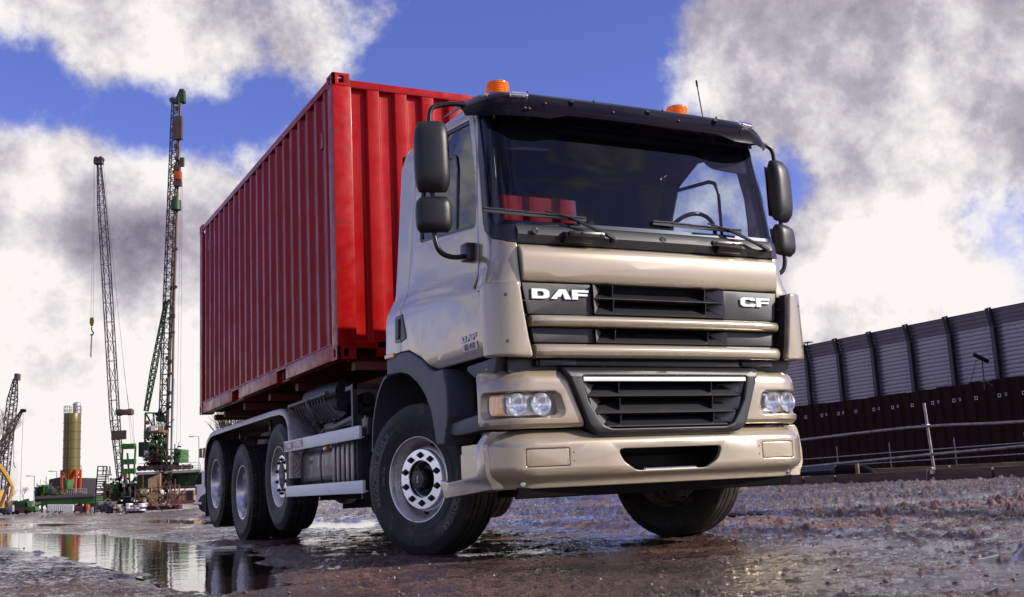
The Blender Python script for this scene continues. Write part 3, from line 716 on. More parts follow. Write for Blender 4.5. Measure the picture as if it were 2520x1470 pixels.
bm = nb(); a = cr_.p(990, 430); b = cr_.p(1128, 430); bb(bm, a.x, b.x, -.4, .4, b.z-.25, b.z+.25, .12); lathe(bm, capped([(a.x+.1, .32), (a.x+.45, .32)]), 14, 'x', M=Matrix.Translation((0, 0, b.z))); lathe(bm, capped([(b.x-.45, .32), (b.x-.1, .32)]), 14, 'x', M=Matrix.Translation((0, 0, b.z))); obj('gantry_block', bm, 'lattice_brown', cr_.root)
cr_.box('boom_foot_plate', 942, 588, 1068, 665, -.6, .12, 'lattice_brown')
cr_.box('crane_house', 870, 1045, 1010, 1170, -1.2, 3.4, 'rig_dark_green', .1); cr_.box('crane_house', 1005, 1035, 1190, 1165, -.6, 3.0, 'rig_green', .1, label='bright green engine house of the crane')
bm = nb()
for q in ((1040, 700, 1030, 960), (1150, 720, 1135, 960), (1040, 860, 1150, 860), (1030, 930, 1140, 930), (1030, 960, 1010, 1040), (1080, 780, 1100, 1040)): cr_.bar(bm, q[:2], q[2:], .10)
for yy in (720, 850, 930):
    a = cr_.p(1040, yy); b = cr_.p(1148, yy); bb(bm, a.x, b.x, -.25, .25, a.z-.30, a.z+.18)
obj('gantry_frame', bm, 'rig_green', cr_.root)
bm = nb(); a = cr_.p(1045, 745)
for x_ in (1062, 1122): lathe(bm, capped([(-.3, .25), (.3, .25)]), 14, 'y', M=Matrix.Translation(cr_.p(x_, 722)))
obj('gantry_sheave', bm, 'rig_green', cr_.root)
for x0 in (955, 1215):
    st = cr_.p(x0, 1170); top = cr_.p(x0, 1045 if x0 < 1000 else 1035); wv = .42
    bm = nb(); bb(bm, st.x-.05, st.x+.33, -1.30, -1.24, st.z, top.z); po_ = obj('hazard_panel', bm, 'yellow', cr_.root)
    k = 0; z = st.z+.03
    while z < top.z-.3:
        bm = nb(); prism(bm, [(st.x-.045, z+.18), (st.x+.325, z), (st.x+.325, z+.11), (st.x-.045, z+.29)], -1.32, -1.302, 'y'); obj('stripe', bm, 'dark', po_); z += .25
for x0, x1 in ((880, 1060), (1070, 1200)): cr_.box('crawler_track', x0, 1190, x1, 1290, -.8, 1.2, 'dark', .25)
cr_.box('counterweight', 1045, 955, 1062, 1130, -1.5, .5, 'lattice_brown'); cr_.box('counterweight', 1195, 945, 1212, 1090, -1.5, .5, 'lattice_brown')
# ---- stair tower
s_ = Site('stair_tower', 'black steel stair tower between the platform and the big crane', 'stairs', 'G', 845, 1290, 96)
bm = nb()
for q in ((830, 892, 800, 1290), (905, 892, 865, 1290), (830, 892, 905, 892), (828, 930, 900, 930), (825, 965, 950, 965), (808, 1090, 870, 1090), (870, 965, 880, 892), (930, 890, 935, 965)): s_.bar(bm, q[:2], q[2:], .06)
obj('stair_frame', bm, 'shed_dark', s_.root, smooth=0)
for i in range(15):
    y = 985+i*20; x = 832-i*2.2; a = s_.p(x, y); b = s_.p(x+52, y); bm = nb(); bb(bm, a.x, b.x, -.1, .9, a.z, a.z+.08); obj('stair_tread', bm, 'shed_dark', s_.root, smooth=0)
s_.box('warning_board', 868, 897, 885, 920, -.15, .03, 'galv')
# ---- piling rig
pr_ = Site('piling_rig', 'green piling rig on crawler tracks with a very tall leader mast', 'piling rig', 'G', 1400, 925, 92)
top = pr_.p(*H(543, 60)); bot = pr_.p(1400, 1090)
mid_ = pr_.p(*H(505, 1100))
bm = nb(); off = Vector((-.32, 0, 0)); lattice(bm, [bot+off, mid_+off, top+off+Vector((.1, 0, 0))], [(.62, .62)]*3, [18, 30], .055, .035); obj('leader_mast', bm, 'lattice', pr_.root, smooth=0)
bm = nb(); tube(bm, [bot+Vector((.55, -.2, 0)), mid_+Vector((.28, -.2, 0)), top+Vector((.22, -.2, 0))], .10, 8); tube(bm, [bot+Vector((.14, -.3, 0)), mid_+Vector((.05, -.3, 0)), top+Vector((.1, -.3, 0))], .07, 6); obj('guide_rail', bm, 'lattice_brown', pr_.root)
bm = nb(); tube(bm, [pr_.p(1446, 1050, -.6), pr_.p(1475, 150, -.6)], .085, 10); obj('casing_tube', bm, 'galv', pr_.root)
bm = nb(); rs2 = random.Random(5)
for i in range(46):
    q = bot.lerp(mid_ if i < 30 else top, (i/30 if i < 30 else .0)); 
    if i >= 30: q = mid_.lerp(top, (i-30)/16)
    box(bm, q+Vector((rs2.uniform(-.1, .35), -.35, rs2.uniform(-.2, .2))), (rs2.uniform(.15, .4), .25, rs2.uniform(.12, .35)))
obj('mast_clamp', bm, 'lattice_brown', pr_.root, kind='stuff')
bm = nb(); a = top; prism(bm, [(a.x-.75, a.z-.35), (a.x-.75, a.z-.05), (a.x-.2, a.z-.1), (a.x+.15, a.z+.75), (a.x+.5, a.z+.75), (a.x+.55, a.z-.4), (a.x-.1, a.z-.5)], -.35, .35, 'y'); obj('mast_head', bm, 'rig_dark_green', pr_.root)
a = pr_.p(*H(545, 215)); bm = nb(); bb(bm, a.x-.36, a.x+.36, -.55, -.1, a.z-1.1, a.z+1.0); obj('ballast_box', bm, 'lattice_brown', pr_.root)
a = pr_.p(*H(545, 460)); bm = nb(); bb(bm, a.x-.30, a.x+.34, -.7, -.2, a.z-.42, a.z+.36, .05); obj('rotary_head', bm, 'orange', pr_.root, label='orange rotary drive high on the mast')
bm = nb(); bb(bm, a.x-.3, a.x+.2, -.7, -.2, a.z+.4, a.z+.9); bb(bm, a.x+.2, a.x+.55, -.6, -.3, a.z+.8, a.z+1.6); bb(bm, a.x-.3, a.x+.35, -.7, -.3, a.z-1.0, a.z-.5); obj('drive_motor', bm, 'lattice_brown', pr_.root)
a = pr_.p(*H(537, 612)); bm = nb(); lathe(bm, capped([(a.z-.42, .45), (a.z+.42, .45)]), 20, 'z', M=Matrix.Translation((a.x, -.5, 0))); obj('guide_drum', bm, 'rig_dark_green', pr_.root)
bm = nb()
for x0, x1 in ((553, 1497), (560, 1500)):
    tube(bm, [pr_.p(*H(x0, 480)), pr_.p(x1 if x0 < 555 else 1527, 700)], .012, 4)
tube(bm, [pr_.p(1388, 0), pr_.p(1352, 410)], .014, 4); obj('rig_cable', bm, 'cable', pr_.root, smooth=0)
bm = nb(); s0 = pr_.p(1238, 425); s1 = pr_.p(1305, 60); s2_ = pr_.p(*H(480, 1090)); lattice(bm, [s0, s1, s2_], [(.28, .28), (.42, .42), (.25, .25)], [14, 16], .05, .03); obj('raker_strut', bm, 'rig_green', pr_.root, smooth=0)
bm = nb(); a = pr_.p(1352, 425); lathe(bm, capped([(a.z-.3, .22), (a.z+.1, .10), (a.z+.35, .05)]), 10, 'z', M=Matrix.Translation((a.x, 0, 0))); bb(bm, a.x-.4, a.x+.4, -.05, .05, a.z-.32, a.z-.2); obj('cable_hook', bm, 'dark', pr_.root)
bm = nb()
for q in ((1230, 440, 1385, 440), (1232, 440, 1225, 820), (1300, 440, 1320, 700), (1240, 450, 1300, 560), (1385, 440, 1390, 800), (1300, 690, 1375, 610), (1225, 655, 1385, 655), (1250, 560, 1330, 720), (1225, 620, 1290, 540), (1310, 620, 1385, 700), (1330, 650, 1380, 780), (1300, 640, 1390, 560)): pr_.bar(bm, q[:2], q[2:], .085)
obj('mast_frame', bm, 'rig_green', pr_.root, smooth=0)
pr_.box('winch', 1318, 455, 1378, 510, -.3, 1, 'rig_dark_green', .1)
pr_.box('engine_house', 1172, 685, 1250, 810, 0, 3, 'rig_dark_green', .05); pr_.box('engine_house', 1470, 745, 1525, 855, 0, 2.5, 'rig_green', .05); pr_.box('hatch', 1476, 770, 1494, 850, -.04, .03, 'rig_dark_green'); pr_.box('hatch', 1500, 775, 1520, 800, -.04, .03, 'dark'); pr_.box('exhaust', 1505, 718, 1525, 730, .3, .3, 'dark')
bm = nb()
for i in range(9): a = pr_.p(1174, 700+10*i); bb(bm, a.x, a.x+.18, -.03, 0, a.z, a.z+.04)
obj('vent_slat', bm, 'dark', pr_.root)
pr_.box('operator_cab', 1255, 720, 1330, 855, -1.2, 1.6, 'maroon', .05); pr_.box('cab_window', 1222, 758, 1258, 815, -1.25, .05, 'galv'); pr_.box('cab_window', 1265, 725, 1290, 800, -1.26, .05, 'dark'); pr_.box('cab_window', 1300, 722, 1325, 780, -1.26, .05, 'dark')
pr_.box('turntable', 1225, 800, 1395, 830, -.5, 3, 'rig_green'); pr_.box('turntable', 1240, 855, 1420, 880, -.3, 3, 'dark')
for x0, x1, dy in ((1165, 1480, -1.2), (1300, 1620, 2.2)):
    a = pr_.p(x0, 928, dy); b = pr_.p(x1, 876, dy); h = b.z-a.z; r_ = h/2
    pf = [(a.x+r_-r_*math.sin(t_), a.z+r_-r_*math.cos(t_)) for t_ in [math.pi*i/8 for i in range(9)]]+[(b.x-r_+r_*math.sin(t_), a.z+r_+r_*math.cos(t_)) for t_ in [math.pi*i/8 for i in range(9)]]
    bm = nb(); prism(bm, pf, dy, dy+.7, 'y'); tr_ = obj('crawler_track', bm, 'dark', pr_.root)
    for i in range(7):
        bm = nb(); lathe(bm, capped([(dy-.03, .24), (dy, .24)]), 14, 'y', M=Matrix.Translation((a.x+r_+(b.x-a.x-2*r_)*i/6, 0, a.z+r_*.95))); obj('track_roller', bm, 'lattice_brown', tr_)
# man basket with red reflector disc
bk = Site('man_basket', 'white and rust work basket hanging beside the mast', 'work basket', 'G', 1325, 605, 90)
bm = nb()
for q in ((1268, 520, 1268, 600), (1385, 515, 1385, 605), (1268, 520, 1385, 520), (1268, 550, 1385, 548), (1330, 520, 1330, 600), (1298, 480, 1275, 520), (1300, 480, 1330, 470), (1355, 520, 1355, 603)): bk.bar(bm, q[:2], q[2:], .035)
obj('basket_rail', bm, 'white_paint', bk.root, smooth=0)
bk.box('basket_floor', 1268, 585, 1385, 608, -.2, 1.2, 'rust', .02); bk.box('basket_panel', 1278, 548, 1320, 590, -.22, .03, 'white_paint'); bk.box('basket_panel', 1266, 560, 1278, 600, -.22, .03, 'rust'); bk.box('basket_panel', 1345, 555, 1384, 600, -.22, .03, 'rust_pale')
dk = Site('round_mirror', 'small rust red disc on the left of the green mast frame', 'disc', 'G', 1252, 521, 90)
bm = nb(); lathe(bm, capped([(-.06, .15), (-.03, .18), (.03, .18)]), 20, 'y'); obj('disc_plate', bm, 'rust', dk.root)
bm = nb(); tube(bm, [(.15, 0, 0), (.5, .0, .05)], .02, 5); obj('disc_arm', bm, 'rust', dk.root)
# ---- raised deck the rig stands on
dq = Site('work_deck', 'dark green steel work deck with a pale concrete edge under the piling rig', 'platform', 'G', 1420, 1080, 93)
dq.box('deck_slab', 1150, 930, 1700, 952, -2.5, 9, 'concrete'); dq.box('deck_girder', 1160, 953, 1700, 1078, -1.6, 7, 'rig_dark_green')
for x in (1200, 1300, 1480, 1570, 1660): dq.box('girder_rib', x, 955, x+8, 1075, -1.68, .08, 'rig_dark_green')
bm = nb()
for q in ((1470, 860, 1690, 860), (1470, 885, 1700, 885), (1470, 905, 1700, 905), (1690, 860, 1700, 875), (1700, 875, 1702, 932), (1620, 860, 1622, 932), (1540, 860, 1541, 932), (1175, 870, 1230, 865), (1175, 895, 1230, 892)): dq.bar(bm, q[:2], q[2:], .022, 5)
obj('deck_railing', bm, 'galv', dq.root, smooth=0)
lp = Site('street_lamp', 'slim street lamp standing beyond the work deck rail near the container', 'street lamp', 'G', 1687, 930, 120, 'street lamps behind the yard')
bm = nb(); tube(bm, [lp.p(1687, 932), lp.p(1686, 640)], .05, 6); obj('pole', bm, 'galv', lp.root); bm = nb(); a = lp.p(1686, 638); tube(bm, [a, a+Vector((-.7, 0, .08))], .03, 5); box(bm, a+Vector((-.85, 0, .02)), (.5, .2, .1)); obj('lamp_head', bm, 'galv', lp.root)
for x, y0, y1, lb in ((292, 1060, 975, 'low street lamp left of the silo'), (482, 990, 935, 'street lamp just left of the silo'), (688, 1060, 885, 'street lamp directly right of the silo'), (785, 1120, 1075, 'white lamp post between silo and stair tower')):
    l2 = Site('street_lamp', lb, 'street lamp', 'G', x, y0, 230, 'street lamps behind the yard'); a = l2.p(x, y0); b = l2.p(x, y1)
    bm = nb(); tube(bm, [a+Vector((0, 0, -4)), b], .10, 6); obj('pole', bm, 'galv', l2.root); bm = nb(); tube(bm, [b, b+Vector((-1.2, 0, .1))], .06, 5); box(bm, b+Vector((-1.3, 0, .1)), (.9, .3, .18)); obj('lamp_head', bm, 'galv', l2.root)
# ---- rusty fence of trusses, boards and low container in front
rf = Site('truss_barrier', 'rusty steel truss lying on its side in front of the rig, sloping', 'truss', 'G', 1320, 1240, 82)
bm = nb()
for q in ((1145, 1095, 1520, 1050), (1150, 1215, 1520, 1235), (1145, 1095, 1150, 1225), (1520, 1050, 1520, 1240), (1210, 1090, 1212, 1225), (1275, 1082, 1280, 1230), (1345, 1074, 1345, 1232), (1415, 1066, 1415, 1235)): rf.bar(bm, q[:2], q[2:], .06)
for x in (1150, 1212, 1280, 1345, 1415): rf.bar(bm, (x, 1095), (x+65, 1225), .035); rf.bar(bm, (x+65, 1085), (x, 1222), .035)
for y in (1130, 1165, 1195): rf.bar(bm, (1150, y), (1520, y-8), .028)
obj('truss_frame', bm, 'rust', rf.root, smooth=0); rf.box('truss_base', 1240, 1222, 1520, 1262, -.3, .8, 'maroon')
bm = nb()
for i in range(7): a = rf.p(1270+34*i, 1248); bb(bm, a.x, a.x+.18, -.33, -.30, a.z, a.z+.14)
obj('base_slot', bm, 'dark', rf.root)
pl_ = Site('steel_plate', 'big rust pale steel plate with a slanted top leaning behind the truss', 'plate', 'G', 1300, 1235, 88)
a, b, c, d = pl_.p(1255, 1232), pl_.p(1362, 1232), pl_.p(1362, 950), pl_.p(1255, 1000)
bm = nb(); prism(bm, [(a.x, a.z), (b.x, b.z), (c.x, c.z), (d.x, d.z)], 0, .12, 'y'); obj('plate_sheet', bm, 'rust_pale', pl_.root); bm = nb(); bb(bm, a.x+.2, a.x+.3, .1, 1.2, a.z, a.z+1.6); obj('plate_prop', bm, 'rust', pl_.root)
lc = Site('site_hut', 'low rust pale hut with a dark door at the end of the deck', 'hut', 'G', 1545, 1210, 86)
lc.box('hut_body', 1440, 1095, 1650, 1182, 0, 2.5, 'rust_pale', .03); lc.box('hut_door', 1585, 1098, 1636, 1180, -.04, .03, 'shed_dark'); lc.box('hut_window', 1500, 1100, 1525, 1130, -.04, .03, 'white_paint'); lc.box('hut_base', 1440, 1182, 1650, 1212, -.05, 2.5, 'rust')
bm = nb()
for q in ((1435, 1060, 1440, 1210), (1500, 1055, 1520, 1240), (1440, 1068, 1652, 1060), (1440, 1130, 1650, 1130)): lc.bar(bm, q[:2], q[2:], .035)
for x in (1475, 1500, 1548, 1580): lc.bar(bm, (x, 1096), (x, 1182), .02)
obj('hut_rail', bm, 'rust', lc.root, smooth=0)
# stacked blocks and bags on the ground
for i, (x0, y0, x1, y1, m, lb) in enumerate(((955, 1215, 1055, 1290, 'concrete', 'pile of grey concrete blocks in front of the big crane'), (1065, 1205, 1210, 1270, 'white_paint', 'white sheeted stack of sacks right of the concrete blocks'), (810, 1190, 950, 1280, 'gear', 'dark stack of timber and steel at the foot of the stair tower'))):
    st_ = Site('material_stack', lb, 'stack', 'G', (x0+x1)/2, y1, 80); 
    for r_i in range(4):
        for c_i in range(4):
            w = (x1-x0)/4; h = (y1-y0)/4; xx = x0+w*c_i+rnd.uniform(-3, 3); yy = y0+h*r_i; 
            if r_i == 0 and rnd.random() < .4: continue
            st_.box('block', xx, yy+1, xx+w-2+rnd.uniform(-2, 4), yy+h, rnd.uniform(-.2, .2), 1.0, m if rnd.random() < .8 else 'gear', .04)
# ---- silo
si_ = Site('silo', 'tall olive cement silo on orange legs with a ladder and railed top', 'silo', 'G', 607, 1118, 165)
b0, t0 = si_.p(605, 922), si_.p(612, 447); rad = (si_.p(684, 450).x-si_.p(546, 450).x)/2
dxz = (t0.x-b0.x)/(t0.z-b0.z)
bm = nb(); pr3 = [(b0.z, rad)]
for y in (887, 815, 742, 668, 597, 524): z = si_.p(606, y).z; pr3 += [(z-.06, rad), (z-.05, rad+.06), (z+.05, rad+.06), (z+.06, rad)]
pr3 += [(t0.z, rad), (t0.z+.05, rad*.98)]; lathe(bm, capped(pr3), 40, 'z', M=Matrix.Translation((b0.x, 0, 0))); obj('shell', bm, 'olive', si_.root)
bm = nb(); lathe(bm, capped([(si_.p(600, 1060).z, .25), (b0.z-.02, rad*.97)]), 32, 'z', M=Matrix.Translation((b0.x, 0, 0))); obj('hopper_cone', bm, 'orange', si_.root)
for s in (-1, 1):
    for dy in (-1, 1):
        bm = nb(); beam(bm, (b0.x+s*rad*.86, dy*rad*.7, b0.z), (b0.x+s*rad*.80, dy*rad*.7, si_.p(600, 1118).z), .30); beam(bm, (b0.x+s*rad*.86, dy*rad*.7, b0.z-.2), (b0.x, dy*rad*.7, b0.z-2.2), .16); obj('leg', bm, 'orange', si_.root)
bm = nb(); z0_ = si_.p(600, 1080).z
for s in (-.22, .22): tube(bm, [(b0.x+s, -rad-.25, z0_), (b0.x+s, -rad-.25, t0.z+1.0)], .04, 5)
for i in range(46): z = z0_+i*(t0.z-z0_+.6)/46; tube(bm, [(b0.x-.22, -rad-.25, z), (b0.x+.22, -rad-.25, z)], .02, 4)
for i in range(12): z = z0_+3+i*.85; tube(bm, [(b0.x-.35, -rad-.25, z), (b0.x-.35, -rad-.8, z), (b0.x+.35, -rad-.8, z), (b0.x+.35, -rad-.25, z)], .022, 4)
for s in (-.33, 0, .33): tube(bm, [(b0.x+s, -rad-.8, z0_+3), (b0.x+s, -rad-.8, t0.z)], .02, 4)
obj('ladder', bm, 'olive', si_.root, smooth=0)
bm = nb()
for zz2 in (t0.z+.55, t0.z+1.1): tube(bm, [(b0.x+rad*math.cos(a), rad*math.sin(a), zz2) for a in [i*math.pi/10 for i in range(20)]], .03, 5, closed=True)
for i in range(12): a = i*math.pi/6; tube(bm, [(b0.x+rad*math.cos(a), rad*math.sin(a), t0.z), (b0.x+rad*math.cos(a), rad*math.sin(a), t0.z+1.1)], .03, 5)
obj('top_railing', bm, 'olive', si_.root, smooth=0)
bm = nb(); a = si_.p(650, 440); lathe(bm, capped([(t0.z, .55), (t0.z+1.3, .55), (t0.z+1.35, .60), (t0.z+1.5, .58), (t0.z+1.75, .3)]), 24, 'z', M=Matrix.Translation((a.x, 0, 0))); obj('filter_drum', bm, 'galv', si_.root)
# shed behind it and plant on the platform
sh_ = Site('dark_shed', 'black shed with a sloping roof behind the silo legs', 'shed', 'G', 555, 1140, 175)
a, b = sh_.p(412, 1140), sh_.p(695, 1140); bm = nb(); prism(bm, [(a.x, a.z), (b.x, b.z), (b.x, sh_.p(695, 990).z), (sh_.p(500, 985).x, sh_.p(500, 985).z), (a.x, sh_.p(412, 1003).z)], 0, 6, 'y'); obj('shed_wall', bm, 'shed_dark', sh_.root); sh_.box('chimney', 508, 925, 528, 988, .2, .8, 'galv')
pf_ = Site('plant_platform', 'long green steel platform on white supports carrying the silo', 'platform', 'G', 560, 1285, 150)
pf_.box('platform_girder', 345, 1158, 800, 1215, -2, 6, 'rig_green'); pf_.box('platform_deck', 300, 1135, 800, 1158, -2.3, 7, 'gear'); pf_.box('platform_girder', 345, 1158, 800, 1170, -2.2, .3, 'rig_dark_green')
for x in (345, 395, 465, 510, 620, 680, 755, 795): pf_.box('support_leg', x, 1158, x+9, 1285, -1.9, .4, 'gear')
for i in range(14): pf_.box('white_barrier_post', 402+16*i, 1216, 412+16*i, 1270, -2.4, .3, 'white_paint')
pf_.box('platform_block', 635, 1225, 715, 1275, -2.2, 1, 'maroon', .05); pf_.box('platform_block', 722, 1215, 750, 1260, -2.3, .8, 'orange', .1)
pf_.box('plant_house', 345, 1048, 372, 1140, -1.5, 2, 'rig_green', .05); pf_.box('plant_house', 374, 1062, 405, 1138, -1.3, 2, 'rig_dark_green', .05); pf_.box('door', 350, 1065, 362, 1110, -1.53, .03, 'dark'); pf_.box('plant_house', 292, 1075, 345, 1190, -1.0, 2, 'shed_dark', .05); pf_.box('plant_house', 545, 1005, 572, 1085, -1.0, 2, 'rig_green', .05); pf_.box('plant_house', 410, 1090, 450, 1140, -1.2, 1, 'gear', .05)
bm = nb()
for q in ((290, 1075, 330, 1075), (292, 1110, 470, 1110), (470, 1080, 470, 1150), (520, 1085, 735, 1080), (520, 1110, 735, 1110), (465, 1290, 490, 1120), (410, 1080, 440, 1035), (300, 1150, 345, 1150)): pf_.bar(bm, q[:2], q[2:], .06)
for x in range(525, 740, 16): pf_.bar(bm, (x, 1082), (x, 1135), .04)
for x in range(295, 470, 14): pf_.bar(bm, (x, 1100), (x, 1150), .04)
obj('platform_rail', bm, 'galv', pf_.root, smooth=0)
# ---- two far cranes and the yellow boom
c2 = Site('lattice_boom_crane', 'dark lattice boom crane at the far left edge of the yard', 'crane', 'G', 10, 1285, 150)
bm = nb(); P3 = [c2.p(12, 1240), c2.p(60, 700), c2.p(105, 330), c2.p(132, 150)]; k_ = c2.m/2.45; lattice(bm, P3, [(w*k_, w*k_) for w in (58, 62, 62, 24)], [13, 9, 6], .085, .045); obj('boom', bm, 'lattice', c2.root, smooth=0)
c2.box('boom_head', 118, 104, 148, 160, -.5, 1, 'lattice', .05); bm = nb()
for q in ((118, 590, 115, 870), (60, 420, 0, 560), (60, 420, 0, 470), (0, 700, 60, 560), (0, 800, 55, 640)): c2.bar(bm, q[:2], q[2:], .035)
obj('hoist_cable', bm, 'cable', c2.root, smooth=0); c2.box('crane_house', -60, 1195, 20, 1290, 0, 3, 'pipe_blue', .1)
bm = nb(); a = c2.p(118, 860); tube(bm, smooth_path([a, a+Vector((0, 0, -.4)), a+Vector((.25, 0, -.7))]), .06, 6); obj('hook', bm, 'steel_dark', c2.root)
c3 = Site('lattice_boom_crane', 'smaller dark lattice crane behind the far left one, leaning right', 'crane', 'G', 0, 1285, 190)
bm = nb(); P4 = [c3.p(-40, 900), c3.p(110, 540), c3.p(180, 430)]; k_ = c3.m/2.45; lattice(bm, P4, [(w*k_, w*k_) for w in (44, 38, 14)], [10, 6], .09, .05); obj('boom', bm, 'lattice', c3.root, smooth=0); c3.box('boom_head', 168, 405, 203, 432, -.5, 1, 'dark', .1)
bm = nb(); c3.bar(bm, (197, 430), (170, 1180), .03); c3.bar(bm, (180, 480), (120, 600), .03); obj('hoist_cable', bm, 'cable', c3.root, smooth=0); c3.box('crane_house', -150, 1180, -60, 1280, 0, 3, 'lattice', .1)
ex = Site('boom_excavator', 'yellow hinged boom reaching in from the left edge', 'excavator', 'G', 40, 1260, 130)
bm = nb(); tube(bm, [ex.p(-10, 880), ex.p(55, 970), ex.p(108, 1070)], [.25, .28, .18], 6); obj('boom_arm', bm, 'yellow', ex.root); bm = nb(); tube(bm, [ex.p(108, 1070), ex.p(95, 1130), ex.p(62, 1205)], [.18, .2, .12], 6); obj('stick_arm', bm, 'yellow', ex.root); bm = nb(); tube(bm, [ex.p(75, 1040), ex.p(0, 1235)], .18, 6); obj('ram', bm, 'rust', ex.root)
ex.box('bucket', 48, 1200, 72, 1235, -.3, .8, 'rust', .08); ex.box('excavator_cab', -120, 1100, -40, 1250, 0, 2.4, 'yellow', .1)
# ---- vans and cars
def van(name, label, cat, x0, x1, y0, y1, depth, m, flip=False, group=None, win='dark'):
    v = Site(name, label, cat, 'G', (x0+x1)/2, y1, depth, group); L = v.p(x1, y1).x-v.p(x0, y1).x; hh = v.p(x0, y0).z-v.p(x0, y1).z; f = -1 if flip else 1
    pf2 = [(-.5, .16), (.5, .16), (.5, .45), (.44, .52), (.34, .95), (.30, 1.0), (-.48, 1.0), (-.5, .95)]
    bm = nb(); prism(bm, [(f*a*L, b*hh) for a, b in pf2], -.9, .9, 'y', .06); body = obj('body', bm, m, v.root)
    bm = nb(); prism(bm, [(f*a*L, b*hh) for a, b in ((.22, .55), (.40, .55), (.33, .88), (.22, .88))], -.92, -.90, 'y'); obj('side_window', bm, win, v.root)
    for a in (-.3, .32):
        bm = nb(); lathe(bm, capped([(-.95, hh*.14), (-.93, hh*.17), (-.7, hh*.17)]), 18, 'y', M=Matrix.Translation((f*a*L, 0, hh*.17))); obj('wheel', bm, 'dark', v.root)
    bm = nb(); bb(bm, f*.5*L-.04, f*.5*L+.04, -.85, .85, hh*.16, hh*.28); obj('bumper', bm, 'dark', v.root)
    return v
def fittings(site, x0, y0, x1, y1, n, mats, seed, smin=.06, smax=.35):
    rs = random.Random(seed)
    for mm in mats:
        bm = nb()
        for i in range(n):
            p = site.p(rs.uniform(x0, x1), rs.uniform(y0, y1), rs.uniform(-1.6, -.6))
            if rs.random() < .55: q = p+Vector((rs.choice((0, 0, 1, -1))*rs.uniform(.2, 1.2), 0, rs.choice((0, 1, -1))*rs.uniform(.2, 1.4))); tube(bm, [p, q+Vector((.01, 0, .01))], rs.uniform(.02, .05), 4)
            else: box(bm, p, (rs.uniform(smin, smax), rs.uniform(.1, .4), rs.uniform(smin, smax)), (0, rs.choice((0, 0, .4)), 0))
        obj('fittings', bm, mm, site.root, smooth=0, kind='stuff')
fittings(cr_, 880, 990, 1200, 1170, 34, ('rig_green', 'dark', 'gear', 'galv'), 1); fittings(cr_, 900, 1170, 1220, 1285, 26, ('gear', 'rust', 'dark'), 2)
fittings(pr_, 1230, 560, 1390, 850, 26, ('rig_green', 'dark', 'rig_dark_green', 'lattice_brown'), 3); fittings(pr_, 1370, 880, 1450, 1070, 20, ('dark', 'lattice_brown'), 4)
fittings(pf_, 300, 1060, 540, 1150, 22, ('dark', 'gear', 'rig_green', 'rust'), 5, .1, .5); fittings(pf_, 400, 1170, 790, 1280, 22, ('dark', 'gear', 'maroon'), 6, .1, .6)
fittings(pr_, 1468, 740, 1528, 860, 10, ('dark', 'rig_dark_green'), 13, .05, .2); fittings(cr_, 1010, 1040, 1190, 1165, 22, ('rig_dark_green', 'dark'), 14, .1, .5)
fittings(rf, 1160, 1080, 1500, 1230, 22, ('rust', 'rust_pale', 'dark'), 7, .05, .3)
van('parked_van', 'white panel van parked at the far left', 'van', 82, 140, 1224, 1300, 215, 'white_paint', True)
g_ = van('parked_van', 'green and red high roof van right of the white one', 'van', 138, 265, 1185, 1298, 200, 'rig_dark_green')
bm = nb(); a, b = g_.p(140, 1290), g_.p(225, 1240); bb(bm, a.x, b.x, -.93, -.91, a.z, b.z); obj('red_panel', bm, 'maroon', g_.root)
van('parked_car', 'small grey car half hidden behind the white van', 'car', 45, 90, 1240, 1302, 230, 'van_grey', True)
van('parked_car', 'bright green car in front of the platform legs', 'car', 258, 322, 1232, 1285, 195, 'rig_green')
van('parked_car', 'blue car at the far left edge under the crane', 'car', -20, 45, 1215, 1285, 240, 'pipe_blue')
# grey van close behind the truck's rear wheels
gv = Site('parked_van', 'silver grey van with a dark rear window partly hidden by the rear wheels', 'van', 'P', 610, 1320, 34)
def gp(x, y): q = gv.p(x, y); return (q.x, q.z)
out_ = [gp(570, 1180), gp(572, 1120), gp(590, 1030), gp(615, 985), gp(650, 970), gp(1000, 960), gp(1000, 1300), gp(560, 1315), gp(560, 1290), gp(575, 1285)]
bm = nb(); prism(bm, out_, 0, 1.7, 'y', .04); obj('body', bm, 'van_grey', gv.root)
bm = nb(); prism(bm, [gp(578, 1112), gp(594, 1035), gp(612, 1000), gp(640, 985), gp(640, 1105)], -.015, .0, 'y'); obj('side_window', bm, 'dark', gv.root)
bm = nb(); bb(bm, gp(560, 1300)[0]-.02, gp(640, 1300)[0], -.04, 1.74, gp(560, 1318)[1], gp(560, 1290)[1], .03); obj('bumper', bm, 'van_grey', gv.root)
bm = nb(); bb(bm, gp(575, 1200)[0]-.0, gp(590, 1200)[0], -.02, .1, gp(575, 1215)[1], gp(575, 1130)[1], .01); obj('tail_lamp', bm, 'maroon', gv.root)
bm = nb(); lathe(bm, capped([(-.02, .17), (.0, .30), (.2, .30)]), 24, 'y', M=Matrix.Translation((gp(700, 0)[0], 0, gp(640, 1300)[1]))); obj('wheel', bm, 'rubber', gv.root)
